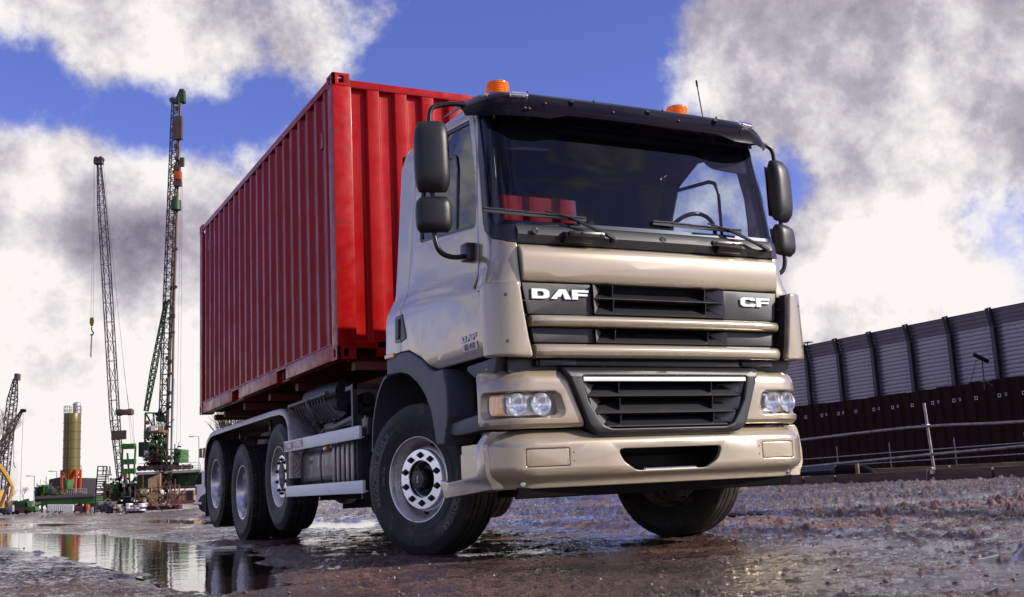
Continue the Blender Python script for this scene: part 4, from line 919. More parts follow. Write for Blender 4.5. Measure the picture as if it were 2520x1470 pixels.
# ---- bare trees
def bare_tree(label, x, y, depth, hgt, spread, seed, k='G', n=5, group='bare trees beyond the yard'):
    t = Site('bare_tree', label, 'tree', k, x, y, depth, group); rs = random.Random(seed); tr, tw = nb(), nb()
    def grow(p, d, L, r_, lv):
        q = p+d*L; tube(tr if lv < 2 else tw, [p, p.lerp(q, .5)+Vector((rs.uniform(-1, 1), rs.uniform(-1, 1), 0))*L*.05, q], [r_, r_*.8, r_*.6], 5 if lv < 2 else 3, False)
        if lv >= n: return
        for i in range(rs.choice((2, 3, 3)) if lv else 4):
            e = (d+Vector((rs.uniform(-1, 1), rs.uniform(-1, 1), rs.uniform(-.1, .7)))*spread).normalized(); grow(p.lerp(q, rs.uniform(.55, 1)), e, L*rs.uniform(.6, .82), r_*.58, lv+1)
    grow(Vector((0, 0, 0)), Vector((0, 0, 1)), hgt*.28, hgt*.018, 0)
    obj('trunk', tr, 'bark', t.root, 30); obj('crown', tw, 'bark', t.root, 30, label='leafless twigs')
bare_tree('big bare tree at the left edge with twigs reaching into the picture', -150, 1285, 60, 8, .75, 4, n=6)
bare_tree('small bare tree right of the white van on the horizon', 195, 1190, 300, 6, .8, 5, n=5)
bare_tree('small bare tree left of the green van on the horizon', 95, 1190, 300, 5, .8, 8, n=5)
bare_tree('small bare tree beside the silo platform, right side', 790, 1130, 300, 6, .8, 9, n=5)
for i, (x, h_) in enumerate(((300, 5.4), (345, 6.2), (400, 5.6))):
    bare_tree(['leftmost', 'middle', 'rightmost'][i]+' of the bare trees seen under the raised container', x-60, 0, 130, h_, .7, 20+i, n=5) if False else None
def bare2(label, px, py, depth, h_, seed):
    t = Vector(CAMLOC)+raydir(px, py)*depth
    root = empty('bare_tree', label, 'tree', t, -YAW, 'bare trees seen under the container'); rs = random.Random(seed); tr, tw = nb(), nb()
    def grow(p, d, L, r_, lv):
        q = p+d*L; tube(tr if lv < 2 else tw, [p, q], [r_, r_*.6], 4, False)
        if lv >= 5: return
        for i in range(3): e = (d+Vector((rs.uniform(-1, 1), rs.uniform(-1, 1), rs.uniform(.1, .9)))*.55).normalized(); grow(p.lerp(q, rs.uniform(.5, 1)), e, L*rs.uniform(.62, .85), r_*.6, lv+1)
    grow(Vector((0, 0, 0)), Vector((0, 0, 1)), h_*.3, h_*.02, 0); obj('trunk', tr, 'bark', root, 30); obj('crown', tw, 'bark', root, 30)
for i, (x, h_) in enumerate(((565, 14), (595, 16), (630, 14))): bare2(['leftmost', 'middle', 'rightmost'][i]+' of the bare trees seen under the raised container', x, 1226, 140, h_, 30+i)
# low buildings on the horizon, far left
fb = Site('low_building', 'low pale building on the horizon behind the vans', 'building', 'G', 110, 1215, 320)
fb.box('wall', 70, 1190, 290, 1225, 0, 10, 'concrete'); fb.box('roof', 68, 1182, 120, 1190, -1, 12, 'white_paint')
# far hedge line
hg = Site('hedge', 'dark hedge line along the horizon at the far left', 'hedge', 'G', 300, 1250, 300)
bm = nb(); rs = random.Random(9)
for i in range(420):
    x = rs.uniform(-45, 90); z = rs.uniform(-1.2, 2.2); box(bm, (x, rs.uniform(-2, 2), z-3*0), (rs.uniform(.6, 1.6), .8, rs.uniform(.5, 1.3)), (rs.random(), rs.random(), rs.random()))
mat('hedge_leaf', (.035, .045, .020), .8, vary=.4, vscale=1); obj('crown', bm, 'hedge_leaf', hg.root, 0, kind='stuff')
# ================================================================ THE TRUCK (x to its left side, y backwards, z up)
truck = empty('truck', 'beige cab truck with black grille carrying the red container', 'truck')
SM[0] = True
Wu = interp([(1.6, 1.16), (1.93, 1.15), (2.1, 1.14), (2.9, 1.105), (3.05, 1.07)])
Wlow = interp([(1.24, 1.175), (1.31, 1.205), (1.45, 1.22), (1.7, 1.215), (1.85, 1.20)])
zbelt = interp([(-3.0, 1.71), (-2.44, 1.775), (-1.73, 1.845), (-1.2, 1.83)])
def sstep(a, b, x):
    u = min(1, max(0, (x-a)/(b-a))); return u*u*(3-2*u)
def Wside(v, z):
    k = sstep(zbelt(v)-.10, zbelt(v)+.085, z); return Wlow(z)*(1-k)+Wu(z)*k
def sideP(s, z, d):                    # s = -v on the truck's right side
    return (-(Wside(-s, z)+d), -s, z)
Fp = interp([(1.6, -3.065), (2.0, -3.05), (2.45, -2.99), (2.95, -2.89)])
pillarP = hullmap(lambda z: Wside(-2.75, z), .155, Fp, .025)
SM[0] = False
bump_set = interp([(.40, .075), (.455, .064), (.475, .044), (.50, .014), (.53, .0), (.685, .0), (.700, .006), (.72, .020), (.75, .048), (.775, .09), (.80, .13)])
bumperP = hullmap(lambda z: 1.245-bump_set(z)*.55, .30, lambda z: -3.09+bump_set(z), .03)
hl_set = interp([(.78, .03), (.80, .018), (.815, .002), (.84, 0), (1.02, .0), (1.08, .006), (1.12, .025), (1.145, .05), (1.165, .085), (1.22, .10)])
lampP = hullmap(lambda z: 1.245-hl_set(z)*.5, .30, lambda z: -3.085+hl_set(z), .03)
fairP = hullmap(lambda z: 1.24, .18, lambda z: -3.14, .02)
hood_set = interp([(1.69, .03), (1.705, .012), (1.73, .0), (1.80, -.006), (1.88, .0), (1.915, .014), (1.935, .04), (1.95, .08)])
hoodP = hullmap(1.24, .2, lambda z: -3.085+hood_set(z), .022)
gridP = hullmap(1.24, .2, lambda z: -3.07, .02)
def both(name, make, P, m, par=truck, ds=None, dz=None, **k):
    os = []
    for mir in (False, True):
        bm = cuts(make(), ds, dz); wrap(bm, P, mir); os.append(obj(name, bm, m, par, **k))
    return os
def part(name, bm, P, m, par=truck, ds=None, dz=None, **k):
    return obj(name, wrap(cuts(bm, ds, dz), P), m, par, **k)
ARC = [1.245-.30+.03*i-.005 for i in range(18)]
ARCB = [-a for a in ARC][::-1] + [-.75, -.5, -.25, 0, .25, .5, .75] + ARC
def rect(x0, x1, z0, z1): return [(x0, z0), (x1, z0), (x1, z1), (x0, z1)]

# ---- bumper
def sym(l): return l + [(-p[0], *p[1:]) for p in l[::-1]]
b_out = sym([(-1.302, .424), (-1.318, .56), (-1.322, .70), (-1.285, .782), (-.605, .782, .02), (-.565, .755, .04), (-.51, .727, .05)])
b_out = [(-1.302, .424), (-1.318, .56), (-1.324, .70), (-1.285, .782), (-.615, .782, .02), (-.57, .752, .04), (-.49, .722, .05)]
b_out = b_out + [(-p[0], *p[1:]) for p in b_out[::-1]]
b_hole = [(-.408, .646, .035), (-.36, .56, .10), (-.27, .507, .08), (.27, .507, .08), (.36, .56, .10), (.408, .646, .035)]
pl = rect(-1.037, -.745, .552, .662); plr = rect(.745, 1.03, .552, .662)
bumper = part('bumper', slab(b_out, [b_hole, pl, plr], .03, .006, 0, .012, hr=.014), bumperP, 'paint', ds=ARCB, dz=[.44, .46, .475, .49, .505, .52, .54, .69, .705, .72, .735, .75, .765])
for l in (pl, plr):
    q = rect(l[0][0]+.0035, l[1][0]-.0035, .5555, .6585)
    part('cover_plate', slab(q, [], .02, .004, -.001, .012), bumperP, 'paint', bumper, ds=.04)
part('bumper_backing', slab(rect(-1.06, -.72, .535, .68), [], .01, .001, -.034), bumperP, 'dark', bumper, ds=.05)
part('bumper_backing', slab(rect(.72, 1.06, .535, .68), [], .01, .001, -.034), bumperP, 'dark', bumper, ds=.05)
# tow-hole box with the toothed step
bm = nb(); bb(bm, -.42, .42, -2.84, -2.82, .46, .70); bb(bm, -.42, .42, -3.02, -2.84, .68, .70); bb(bm, -.42, .42, -3.03, -2.83, .487, .499)
obj('tow_recess', bm, 'dark', bumper)
bm = nb(); bb(bm, -.20, .20, -3.068, -2.90, .500, .512)
for i in range(22): prism(bm, [(-.195+.018*i, .512), (-.185+.018*i, .512), (-.190+.018*i, .522)], -3.064, -3.058, 'y')
for i in range(22): prism(bm, [(-.187+.018*i, .512), (-.177+.018*i, .512), (-.182+.018*i, .522)], -3.03, -3.024, 'y')
obj('step_tread', bm, 'alu', bumper, smooth=0)
for s in (-1, 1):
    p = Vector(bumperP(s*1.03, .456, 0)); n = (Vector(bumperP(s*1.03, .456, .02))-p).normalized()
    M = Matrix.Translation(p) @ n.to_track_quat('X', 'Z').to_matrix().to_4x4()
    bm = nb(); lathe(bm, capped([(-.01, .017), (.002, .017), (.004, .0155), (.004, .010), (.012, .0095), (.013, .005), (.008, .004)]), 20, 'x', M=M); obj('bolt', bm, 'alu', bumper)
    for z in (.634, .582):
        p = Vector(bumperP(s*.717, z, .0005)); bm = nb(); lathe(bm, capped([(-.003, .0045), (.0012, .004)]), 12, 'y', M=Matrix.Translation(p) @ Matrix.Rotation(math.pi, 4, 'Z')); obj('screw_hole', bm, 'dark', bumper)
# rounded air dam and axle below
bm = nb(); prism(bm, [(-2.98, .43), (-2.95, .372), (-2.92, .365), (-2.90, .44)], -1.06, 1.06, 'x'); obj('air_dam', bm, 'dark', truck)
bm = nb(); bb(bm, -1.0, 1.0, -2.88, -2.55, .40, .60); bb(bm, -.9, .9, -2.5, -2.3, .45, .6); obj('front_crossmember', bm, 'dark', truck)
# bumper side end with foot step (both sides)
def mk():
    return slab([(2.899, .428), (2.897, .60), (2.886, .70), (2.905, .778), (2.832, .783, .02), (2.778, .70), (2.782, .52, .03), (2.34, .488), (2.20, .508), (2.255, .385)], [], .12, .006, 0, .004)
def sP(u): return lambda s, z, d: (-(u+d), -s, z)
bumper_set_side = lambda s, z, d: (-(1.243-bump_set(z)*.55*sstep(2.3, 2.9, s)+d), -s, z)
for o in both('bumper_side', mk, bumper_set_side, 'paint', dz=[.44, .46, .475, .49, .52, .72, .735, .75, .765]): pass
for s in (-1, 1):
    bm = nb(); bb(bm, s*1.10, s*1.115, -2.79, -2.26, .49, .665); bb(bm, s*1.10, s*1.12, -2.79, -2.29, .665, .72); obj('step_back_plate', bm, 'paint', truck)
    bm = nb(); bb(bm, s*1.12, s*1.236, -2.77, -2.34, .487, .492)
    for i in range(20): prism(bm, [(-2.75+.02*i, .492), (-2.74+.02*i, .492), (-2.745+.02*i, .502)], s*1.225, s*1.231, 'x')
    obj('step_tread', bm, 'steel_dark', truck, smooth=0)

# ---- headlight panels
hp = [(-1.352, 1.12, .05), (-1.356, .80, .01), (-1.14, .786), (-.618, .788, .01), (-.66, .90), (-.722, 1.08, .03), (-.775, 1.166, .02), (-.91, 1.166, .03), (-.945, 1.21, .004), (-1.209, 1.212, .004), (-1.212, 1.186, .02), (-1.245, 1.165), (-1.31, 1.155, .05)]
lh = [(-1.312, 1.010, .03), (-1.318, .90), (-1.300, .853, .03), (-.785, .848, .035), (-.756, .885, .03), (-.785, .985), (-.825, 1.010, .04)]
lhi = [(-1.290, 1.001, .03), (-1.294, .90), (-1.278, .868, .03), (-.812, .866, .03), (-.795, .885), (-.812, .985), (-.83, 1.0, .03)]
hps = both('headlight_panel', lambda: slab(hp, [lh], .05, .008, 0, .012, hr=.03), lampP, 'paint', ds=ARCB, dz=[.80, .815, .84, 1.03, 1.06, 1.08, 1.1, 1.12, 1.135, 1.15, 1.165, 1.19])
deepP = lambda s, z, d: lampP(s, z, d)
for mir, hpo in zip((False, True), hps):
    sg = -1 if not mir else 1
    def PP(x, z, d, mir=mir):
        q = lampP(x, z, d); return (-q[0] if mir else q[0], q[1], q[2])
    # tapered painted funnel between panel edge and lamp glass
    bm = nb(); A = fillet(lh, .03, 4); B = fillet(lhi, .03, 4); n = len(A)
    if len(B) == n:
        va = [bm.verts.new(PP(p[0], p[1], -.004)) for p in A]; vb = [bm.verts.new(PP(p[0], p[1], -.030)) for p in B]
        for i in range(n): bm.faces.new((va[i], va[(i+1) % n], vb[(i+1) % n], vb[i]))
        bmesh.ops.recalc_face_normals(bm, faces=bm.faces)
    obj('lamp_surround', bm, 'paint', hpo)
    hd = obj('headlight', wrap(cuts(slab(inset(fillet(lhi, .03)[::1], 0), [], .012, .004, -.085, .0), .03), lampP, mir), 'rim', hpo)
    setp(hd, 'headlight with chrome bowls and amber indicator')
    hd.data.materials.clear(); hd.data.materials.append(MATS['bowl_chrome'])
    # reflector bowls
    def bowl(x, z, r, name, m):
        p = Vector(PP(x, z, -.030)); nrm = Vector((0, -1, 0)); nrm = (nrm*.9 + (Vector(PP(x, z, 0))-Vector(PP(x, z, -.03))).normalized()*.1).normalized()
        M = Matrix.Translation(p) @ (-nrm).to_track_quat('X', 'Z').to_matrix().to_4x4()
        bm = nb(); lathe(bm, [(.0, r+.003), (-.004, r), (.006, r*.97), (.02, r*.80), (.036, r*.55), (.046, r*.28), (.048, .012), (.02, .010), (.014, .006), (.012, .0005)], 32, 'x', M=M)
        for k in range(3):        # facets of the reflector: raised ribs
            a = .6+k*2.1; q = M @ Vector((.012, math.cos(a)*r*.7, math.sin(a)*r*.7)); box(bm, q, (.012, .004, r*.5), (0, 0, k))
        obj(name, bm, m, hpo)
    bowl(-1.075, .934, .068, 'reflector_bowl', 'bowl_chrome'); bowl(-.905, .934, .068, 'reflector_bowl', 'bowl_chrome')
    bm = slab([(-1.275, .995, .02), (-1.283, .91), (-1.262, .872, .02), (-1.15, .870), (-1.172, .90), (-1.178, .965), (-1.16, .998)], [], .01, .002, -.034, .006)
    obj('indicator_lens', wrap(cuts(bm, .02), lampP, mir), 'amber_lens', hpo)
    bm = nb()
    for i in range(11):
        x = -1.270+.0105*i; bmx = slab(rect(x, x+.0028, .885, .985), [], .004, .001, -.0295, 0, 1); wrap(cuts(bmx, None, .05), lampP, mir); join(bm, bmx)
    obj('indicator_ribs', bm, 'bowl_chrome', hpo)
    bm = nb(); A = [PP(p[0], p[1], -.018) for p in inset(fillet(lhi, .03, 4)[::-1] if area2(fillet(lhi, .03, 4)) < 0 else fillet(lhi, .03, 4), -.0)]
    obj('lamp_glass', wrap(cuts(slab(lhi, [], .003, .001, -.022, .03, 1, back=False), .03), lampP, mir), 'lens', hpo)

# ---- lower grille surround and louvres
so = [(-.775, 1.164, .03), (-.728, 1.085, .06), (-.655, .90), (-.612, .792, .05), (-.56, .742, .06), (-.49, .716, .06)]
so = so + [(-p[0], *p[1:]) for p in so[::-1]]
si = [(-.640, 1.098, .012), (-.600, .945), (-.548, .86, .06), (-.50, .795, .05), (-.445, .772, .04)]
si = si + [(-p[0], *p[1:]) for p in si[::-1]]
lg_set = interp([(.71, .035), (.74, .0), (.77, -.012), (1.10, -.012), (1.135, .0), (1.165, .05)])
lgP = hullmap(1.24, .2, lambda z: -3.085+lg_set(z), .02)
lower = part('lower_grille', slab(so, [si], .10, .016, .012, .01, 4), lgP, 'plastic', ds=.1, dz=[.73, .745, .76, .78, 1.1, 1.115, 1.13, 1.145])
bm = nb(); bb(bm, -.72, .72, -2.93, -2.91, .72, 1.2); obj('grille_backing', bm, 'dark', lower)
for z, w0, w1 in ((.975, .603, .628), (.868, .552, .585), (.783, .47, .52)):
    bm = nb(); A = [(-3.078, z), (-3.074, z+.006), (-3.00, z+.072 if z > .8 else z+.06), (-2.93, z+.08), (-2.93, z-.012), (-3.04, z-.004)]
    prism(bm, A, -w0, w0, 'x'); obj('slat', bm, 'plastic', lower, smooth=20)
for z0, z1 in ((.980, 1.062), (.876, .965), (.79, .86)):
    for s in (-1, 1):
        bm = nb(); prism(bm, [(-3.078, z1), (-3.062, z0+.004), (-2.94, z0+.05), (-2.94, z1)], s*.361-.0035, s*.361+.0035, 'x'); obj('divider', bm, 'plastic_smooth', lower, smooth=0)
for s in (-1, 1):
    for z0, z1, wa, wb in ((.985, 1.062, .602, .560), (.878, .966, .568, .520), (.79, .862, .512, .465)):
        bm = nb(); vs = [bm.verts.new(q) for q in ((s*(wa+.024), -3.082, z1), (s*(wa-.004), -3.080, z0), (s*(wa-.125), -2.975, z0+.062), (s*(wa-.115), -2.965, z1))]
        f = bm.faces.new(vs); bmesh.ops.solidify(bm, geom=[f], thickness=.004); obj('louvre_end', bm, 'plastic_painted_glare', lower, smooth=0)
bm = nb(); bb(bm, -.632, .632, -3.097, -3.06, 1.068, 1.095, .004); obj('grille_strip', bm, 'white_plank', lower, label='white strip across the top of the lower grille')
# dark lip between the two grilles
bm = nb(); bb(bm, -.925, .925, -3.03, -2.9, 1.168, 1.212, .012); bb(bm, -1.1, 1.1, -2.99, -2.9, 1.13, 1.23)
for s in (-1, 1): bb(bm, s*.78-.13, s*.78+.13, -3.05, -2.98, 1.170, 1.208, .008)
obj('grille_lip', bm, 'plastic_smooth', truck)

# ---- upper grille
bm = nb(); bb(bm, -1.01, 1.01, -2.93, -2.90, 1.2, 1.71); upper = obj('upper_grille', bm, 'dark', truck)
for s in (-1, 1):
    for z0, z1, wo0, wo1 in ((1.493, 1.690, .972, 1.005), (1.315, 1.406, .94, .955)):
        o_ = [(s*.513, z0), (s*wo0, z0), (s*wo1, z1), (s*(.520 if z0 > 1.4 else .514), z1)]
        part('badge_panel' if z0 > 1.4 else 'grille_panel', slab(o_, [], .07, .003, -.012, .004), gridP, 'plastic', upper, ds=.12)
    for z0, z1 in ((1.598, 1.688), (1.500, 1.592), (1.318, 1.40)):
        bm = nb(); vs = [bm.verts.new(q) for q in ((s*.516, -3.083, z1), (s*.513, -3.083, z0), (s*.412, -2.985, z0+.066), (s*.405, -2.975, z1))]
        f = bm.faces.new(vs); bmesh.ops.solidify(bm, geom=[f], thickness=.004); obj('louvre_end', bm, 'plastic_painted_glare', upper, smooth=0)
        bm = nb(); prism(bm, [(-3.08, z1), (-3.064, z0+.01), (-2.94, z0+.05), (-2.94, z1)], s*.364-.0035, s*.364+.0035, 'x'); obj('divider', bm, 'plastic_smooth', upper, smooth=0)
for z, h in ((1.596, .05), (1.496, .075), (1.312, .075)):
    bm = nb(); prism(bm, [(-3.084, z), (-3.08, z+.006), (-3.0, z+h), (-2.92, z+h+.01), (-2.92, z-.01), (-3.05, z-.004)], -.512, .512, 'x'); obj('slat', bm, 'plastic', upper, smooth=20)
for zc, h, w in ((1.446, .036, .965), (1.257, .044, .95)):
    pr = [(-3.112, zc-h*.95), (-3.128, zc-h*.65), (-3.136, zc-h*.15), (-3.135, zc+h*.25), (-3.124, zc+h*.72), (-3.102, zc+h*.98), (-3.05, zc+h), (-3.05, zc-h)]
    bm = nb(); prism(bm, pr, -w, w, 'x', .004)
    cuts(bm, .1)
    for v in bm.verts: v.co.y += .028*(v.co.x/.95)**2 + max(0, abs(v.co.x)-.93)*.6
    obj('grille_bar', bm, 'paint_bar', upper)
def on_front(bm, x, z, y, m, nm, par, s=1):
    for v in bm.verts: v.co = (x+v.co.x, y-v.co.z+.02*((x+v.co.x)/1.04)**2, z+v.co.y)
    bmesh.ops.recalc_face_normals(bm, faces=bm.faces); return obj(nm, bm, m, par, smooth=30)
on_front(logo_bm('DAF', .063, .405, .010), -.944, 1.588, -3.070, 'letter_white', 'badge_lettering', upper)
on_front(logo_bm('CF', .064, .262, .010), .672, 1.586, -3.070, 'letter_white', 'badge_lettering', upper)

# ---- hood panel
part('front_panel', slab([(-1.0, 1.698), (1.0, 1.698), (1.012, 1.944), (-1.012, 1.944)], [], .05, .006, 0, .02, 3), hoodP, 'paint', ds=.1, dz=[1.705, 1.715, 1.73, 1.76, 1.80, 1.85, 1.88, 1.895, 1.905, 1.915, 1.925, 1.935])
# ---- corner fairings
fo = [(-1.372, 1.655, .04), (-1.374, 1.45), (-1.345, 1.226, .02), (-.985, 1.212, .02), (-1.01, 1.33), (-1.038, 1.52), (-1.056, 1.682, .03), (-1.30, 1.692, .05)]
fas = both('corner_fairing', lambda: slab(fo, [], .045, .014, .0, .02, 4), fairP, 'paint', ds=[-1.35+.03*i for i in range(11)]+[-1.0], dz=.08)
for mir, fo_ in zip((False, True), fas):
    s = 1 if mir else -1
    bm = nb()                                   # duct wall behind the open inner edge
    for (xa, ya, za), (xb, yb, zb) in (((1.045, -3.07, 1.675), (1.00, -2.97, 1.675)), ):
        pass
    L = [(1.056, 1.678), (1.04, 1.52), (1.012, 1.34), (.990, 1.218)]
    va = [bm.verts.new((s*(x+.012), -3.118, z)) for x, z in L]; vb = [bm.verts.new((s*(x-.035), -2.975, z)) for x, z in L]
    for i in range(3): bm.faces.new((va[i], va[i+1], vb[i+1], vb[i]))
    bmesh.ops.solidify(bm, geom=bm.faces[:], thickness=.006)
    for z in (1.30, 1.39, 1.48, 1.57): bb(bm, s*.99, s*1.02, -3.06, -3.0, z, z+.004)
    obj('fairing_duct', bm, 'duct', fo_)
    for z in (1.597, 1.311):
        p = Vector(fairP(-1.152, z, 0)); n = (Vector(fairP(-1.152, z, .02))-p).normalized()
        if mir: p.x *= -1; n.x *= -1
        bm = nb(); lathe(bm, capped([(-.004, .010), (.001, .010), (.002, .008), (.002, .005), (-.001, .004)]), 16, 'x', M=Matrix.Translation(p) @ n.to_track_quat('X', 'Z').to_matrix().to_4x4())
        obj('screw', bm, 'steel_dark', fo_)
# ---- painted corner pillars and black glass corners
po = [(-1.372, 1.66), (-1.368, 1.95), (-1.355, 2.10), (-1.336, 2.48), (-1.325, 2.93), (-1.243, 2.93), (-1.262, 2.47), (-1.275, 2.12, .05), (-1.255, 2.055, .05), (-1.19, 1.99, .08), (-1.08, 1.952, .06), (-1.018, 1.944), (-1.008, 1.66)]
pil = both('corner_pillar', lambda: slab(po, [], .03, .004, 0, .0), pillarP, 'paint', ds=[-1.34+.03*i for i in range(12)], dz=.07)
co_ = [(-1.070, 1.952), (-1.185, 1.993, .06), (-1.25, 2.06, .05), (-1.270, 2.13), (-1.257, 2.47), (-1.238, 2.93), (-1.185, 2.93), (-1.190, 2.15), (-1.17, 2.07, .03), (-1.01, 2.065), (-1.01, 1.950)]
both('pillar_glass', lambda: slab(co_, [], .02, .002, -.004, .0), pillarP, 'plastic_smooth', ds=[-1.25+.03*i for i in range(9)], dz=.07)
# ---- windscreen
ws = [(-1.185, 2.075, .03), (1.185, 2.075, .03), (1.180, 2.92, .02), (-1.180, 2.92, .02)]
WSC = [-1.17+.03*i for i in range(8)]+[-.8, -.6, -.4, -.2, 0, .2, .4, .6, .8]+[1.17-.03*i for i in range(8)]
part('windscreen', slab(ws, [], .005, .001, -.010, .02, 1, back=False), pillarP, 'screen_glass', ds=WSC, dz=.1)
wso = [(-1.184, 2.03), (1.184, 2.03), (1.182, 2.93), (-1.182, 2.93)]
wsi = [(-1.125, 2.098, .04), (1.125, 2.098, .04), (1.09, 2.80, .06), (-1.09, 2.80, .06)]
part('windscreen_seal', slab(wso, [wsi], .02, .001, -.017, .0, 1, hr=.04), pillarP, 'plastic_smooth', ds=WSC, dz=.1)
# ---- cowl with grab handles
cowl = part('cowl_panel', slab([(-1.014, 1.948), (1.014, 1.948), (1.012, 2.072), (-1.012, 2.072)], [], .03, .003, 0, .01), hullmap(1.24, .2, interp([(1.94, -3.035), (2.0, -3.06), (2.03, -3.05), (2.06, -3.035), (2.08, -3.02)]), .02), 'plastic', ds=.1, dz=[1.97, 2.0, 2.03, 2.05, 2.06])
for s in (-1, 1):
    h = nb(); q = [(s*.665, -3.115, 2.005), (s*.60, -3.118, 2.004), (s*.49, -3.118, 2.004), (s*.445, -3.115, 2.004)]
    prof = [(-.045, -.026), (-.048, .0), (-.035, .024), (0, .03), (.02, .0), (0, -.028)]
    bb(h, min(s*.685, s*.425), max(s*.685, s*.425), -3.128, -3.098, 1.988, 2.022, .012)
    prism(h, [(-3.10, 1.985), (-3.10, 2.015), (-3.05, 2.03), (-3.03, 1.955), (-3.07, 1.955)], s*.70, s*.50, 'x', .006)
    g = obj('grab_handle', h, 'plastic_smooth', cowl)
    for x in (.662, .60, .455):
        bm = nb(); lathe(bm, capped([(-.003, .011), (.0022, .0105), (.0022, .008), (-.001, .0078)]), 16, 'y', M=Matrix.Translation((s*x, -3.1285, 2.005)) @ Matrix.Rotation(math.pi, 4, 'Z')); obj('handle_hole', bm, 'dark', g if False else cowl)
    bm = nb(); lathe(bm, capped([(0, .022), (.006, .021), (.007, .018), (.003, .017)]), 20, 'y', M=Matrix.Translation((.07 if s > 0 else -.90, -3.068+.02*.7, 2.02)) @ Matrix.Rotation(math.pi, 4, 'Z')); obj('cowl_cap', bm, 'plastic_smooth', cowl)
# ---- wipers
for px_, ex in ((-.33, -.55), (.93, .40)):
    w = nb(); piv = Vector((px_, -3.085, 1.992)); elb = piv+Vector((-.30, .035, .135)); tip = piv+Vector((-.62, .0, .155))
    lathe(w, capped([(0, .022), (.03, .020), (.034, .012)]), 16, 'y', M=Matrix.Translation(piv+Vector((0, .03, 0))) @ Matrix.Rotation(math.pi, 4, 'Z'))
    beam(w, piv, piv+Vector((-.06, .0, .028)), .03, .016); beam(w, piv+Vector((-.05, .0, .022)), elb, .022, .014)
    tube(w, [elb, tip+Vector((.12, 0, 0))], .006, 6)
    wo_ = obj('wiper', w, 'plastic_smooth', truck)
    b = nb(); a0 = elb+Vector((.12, .012, -.004)); a1 = elb+Vector((-.62, .012, .012)); beam(b, a0, a1, .008, .03)
    for k in range(5): q = a0.lerp(a1, .1+.2*k); beam(b, q+Vector((.07, -.008, .010)), q+Vector((-.07, -.008, .010)), .007, .007)
    obj('wiper_blade', b, 'plastic_smooth', wo_)

# ---- doors, rear side panels
dwin = [(2.690, 2.115, .04), (2.705, 2.30), (2.690, 2.865, .03), (2.15, 2.925, .06), (1.86, 2.80, .12), (1.725, 2.56, .1), (1.715, 2.225, .05), (2.35, 2.155)]
door = [(2.735, 2.94, .02), (2.733, 1.90), (2.74, 1.70), (2.895, 1.64), (2.885, 1.252, .02), (2.09, 1.256, .04), (2.0, 1.285, .05), (1.865, 1.365, .05), (1.66, 1.442, .06), (1.497, 1.452, .01), (1.503, 1.83), (1.508, 1.90), (1.62, 2.65), (1.70, 2.90, .08), (2.1, 2.995, .05)]
DZ = [1.26, 1.275, 1.29, 1.31, 1.35, 1.42]+[1.66+.018*i for i in range(14)]+[2.0+.1*i for i in range(10)]
doors = both('door', lambda: slab(door, [dwin], .035, .005, 0, .01, hr=.04), sideP, 'paint', ds=.09, dz=DZ)
for mir, d in zip((False, True), doors):
    s = 1 if mir else -1
    X = lambda q: (-q[0], q[1], q[2]) if mir else q
    fr = obj('window_frame', wrap(cuts(slab(inset(fillet(dwin, .04)[::-1] if area2(fillet(dwin, .04)) < 0 else fillet(dwin, .04), -.002), [inset(fillet(dwin, .04) if area2(fillet(dwin, .04)) > 0 else fillet(dwin, .04)[::-1], .022)], .02, .003, -.008, 0, 1, hr=0), .1, .15), sideP, mir), 'plastic_smooth', d)
    obj('window_pane', wrap(cuts(slab(dwin, [], .004, .0005, -.018, .04, 1, back=False), .15, .2), sideP, mir), 'window_glass', d)
    bar = [(2.335, 2.13), (2.36, 2.13), (2.385, 2.60, .05), (2.44, 2.70, .06), (2.40, 2.715), (1.95, 2.66), (1.95, 2.635), (2.33, 2.675, .06), (2.355, 2.6)]
    obj('window_bar', wrap(cuts(slab([(2.338, 2.13), (2.362, 2.13), (2.388, 2.60, .04), (2.36, 2.70, .06), (2.28, 2.735, .05), (1.86, 2.775), (1.86, 2.75), (2.27, 2.708, .05), (2.335, 2.68, .05), (2.362, 2.60, .04)], [], .014, .003, -.008, .0, 1), .1, .15), sideP, mir), 'plastic_smooth', d)
    # handle
    hd = obj('door_handle', wrap(slab([(1.385, 1.725, .02), (1.385, 1.53, .02), (1.50, 1.522, .03), (1.615, 1.535, .02), (1.585, 1.62), (1.535, 1.73, .02)], [], .02, .006, .006, .01), sideP, mir), 'plastic_smooth', d)
    bm = wrap(slab([(1.42, 1.70), (1.42, 1.55), (1.49, 1.55), (1.49, 1.70)], [], .01, .006, .016, .02), sideP, mir); join(bm, wrap(slab([(1.503, 1.72), (1.503, 1.53), (1.507, 1.53), (1.507, 1.72)], [], .004, .001, .0075, 0, 1), sideP, mir)); obj('handle_grip', bm, 'plastic', d)
both('rear_side_panel', lambda: slab([(1.490, 1.452), (1.496, 1.83), (1.501, 1.90), (1.613, 2.65), (1.69, 2.90), (1.70, 3.0), (1.40, 3.03, .05), (1.33, 2.9, .1), (1.235, 1.91), (1.19, 1.83, .02), (1.175, 1.44)], [], .05, .006, 0, .01), sideP, 'paint', ds=.09, dz=DZ)
d0 = doors[0]
def on_side(bm, v, z, dd, m, nm, par, tilt=0, u=None):
    """lettering read from outside on the truck's right side: its x runs forwards (-v)"""
    for q in bm.verts:
        x, y, dz_ = q.co; vv = v-x; zz_ = z+y; q.co = (-((u or Wside(vv, zz_))+dd+dz_), vv, zz_)
    bmesh.ops.recalc_face_normals(bm, faces=bm.faces); return obj(nm, bm, m, par, smooth=30)
on_side(logo_bm('DAF', .042, .225, .003), -2.575, 1.366, .007, 'letter_white', 'badge_lettering', d0)
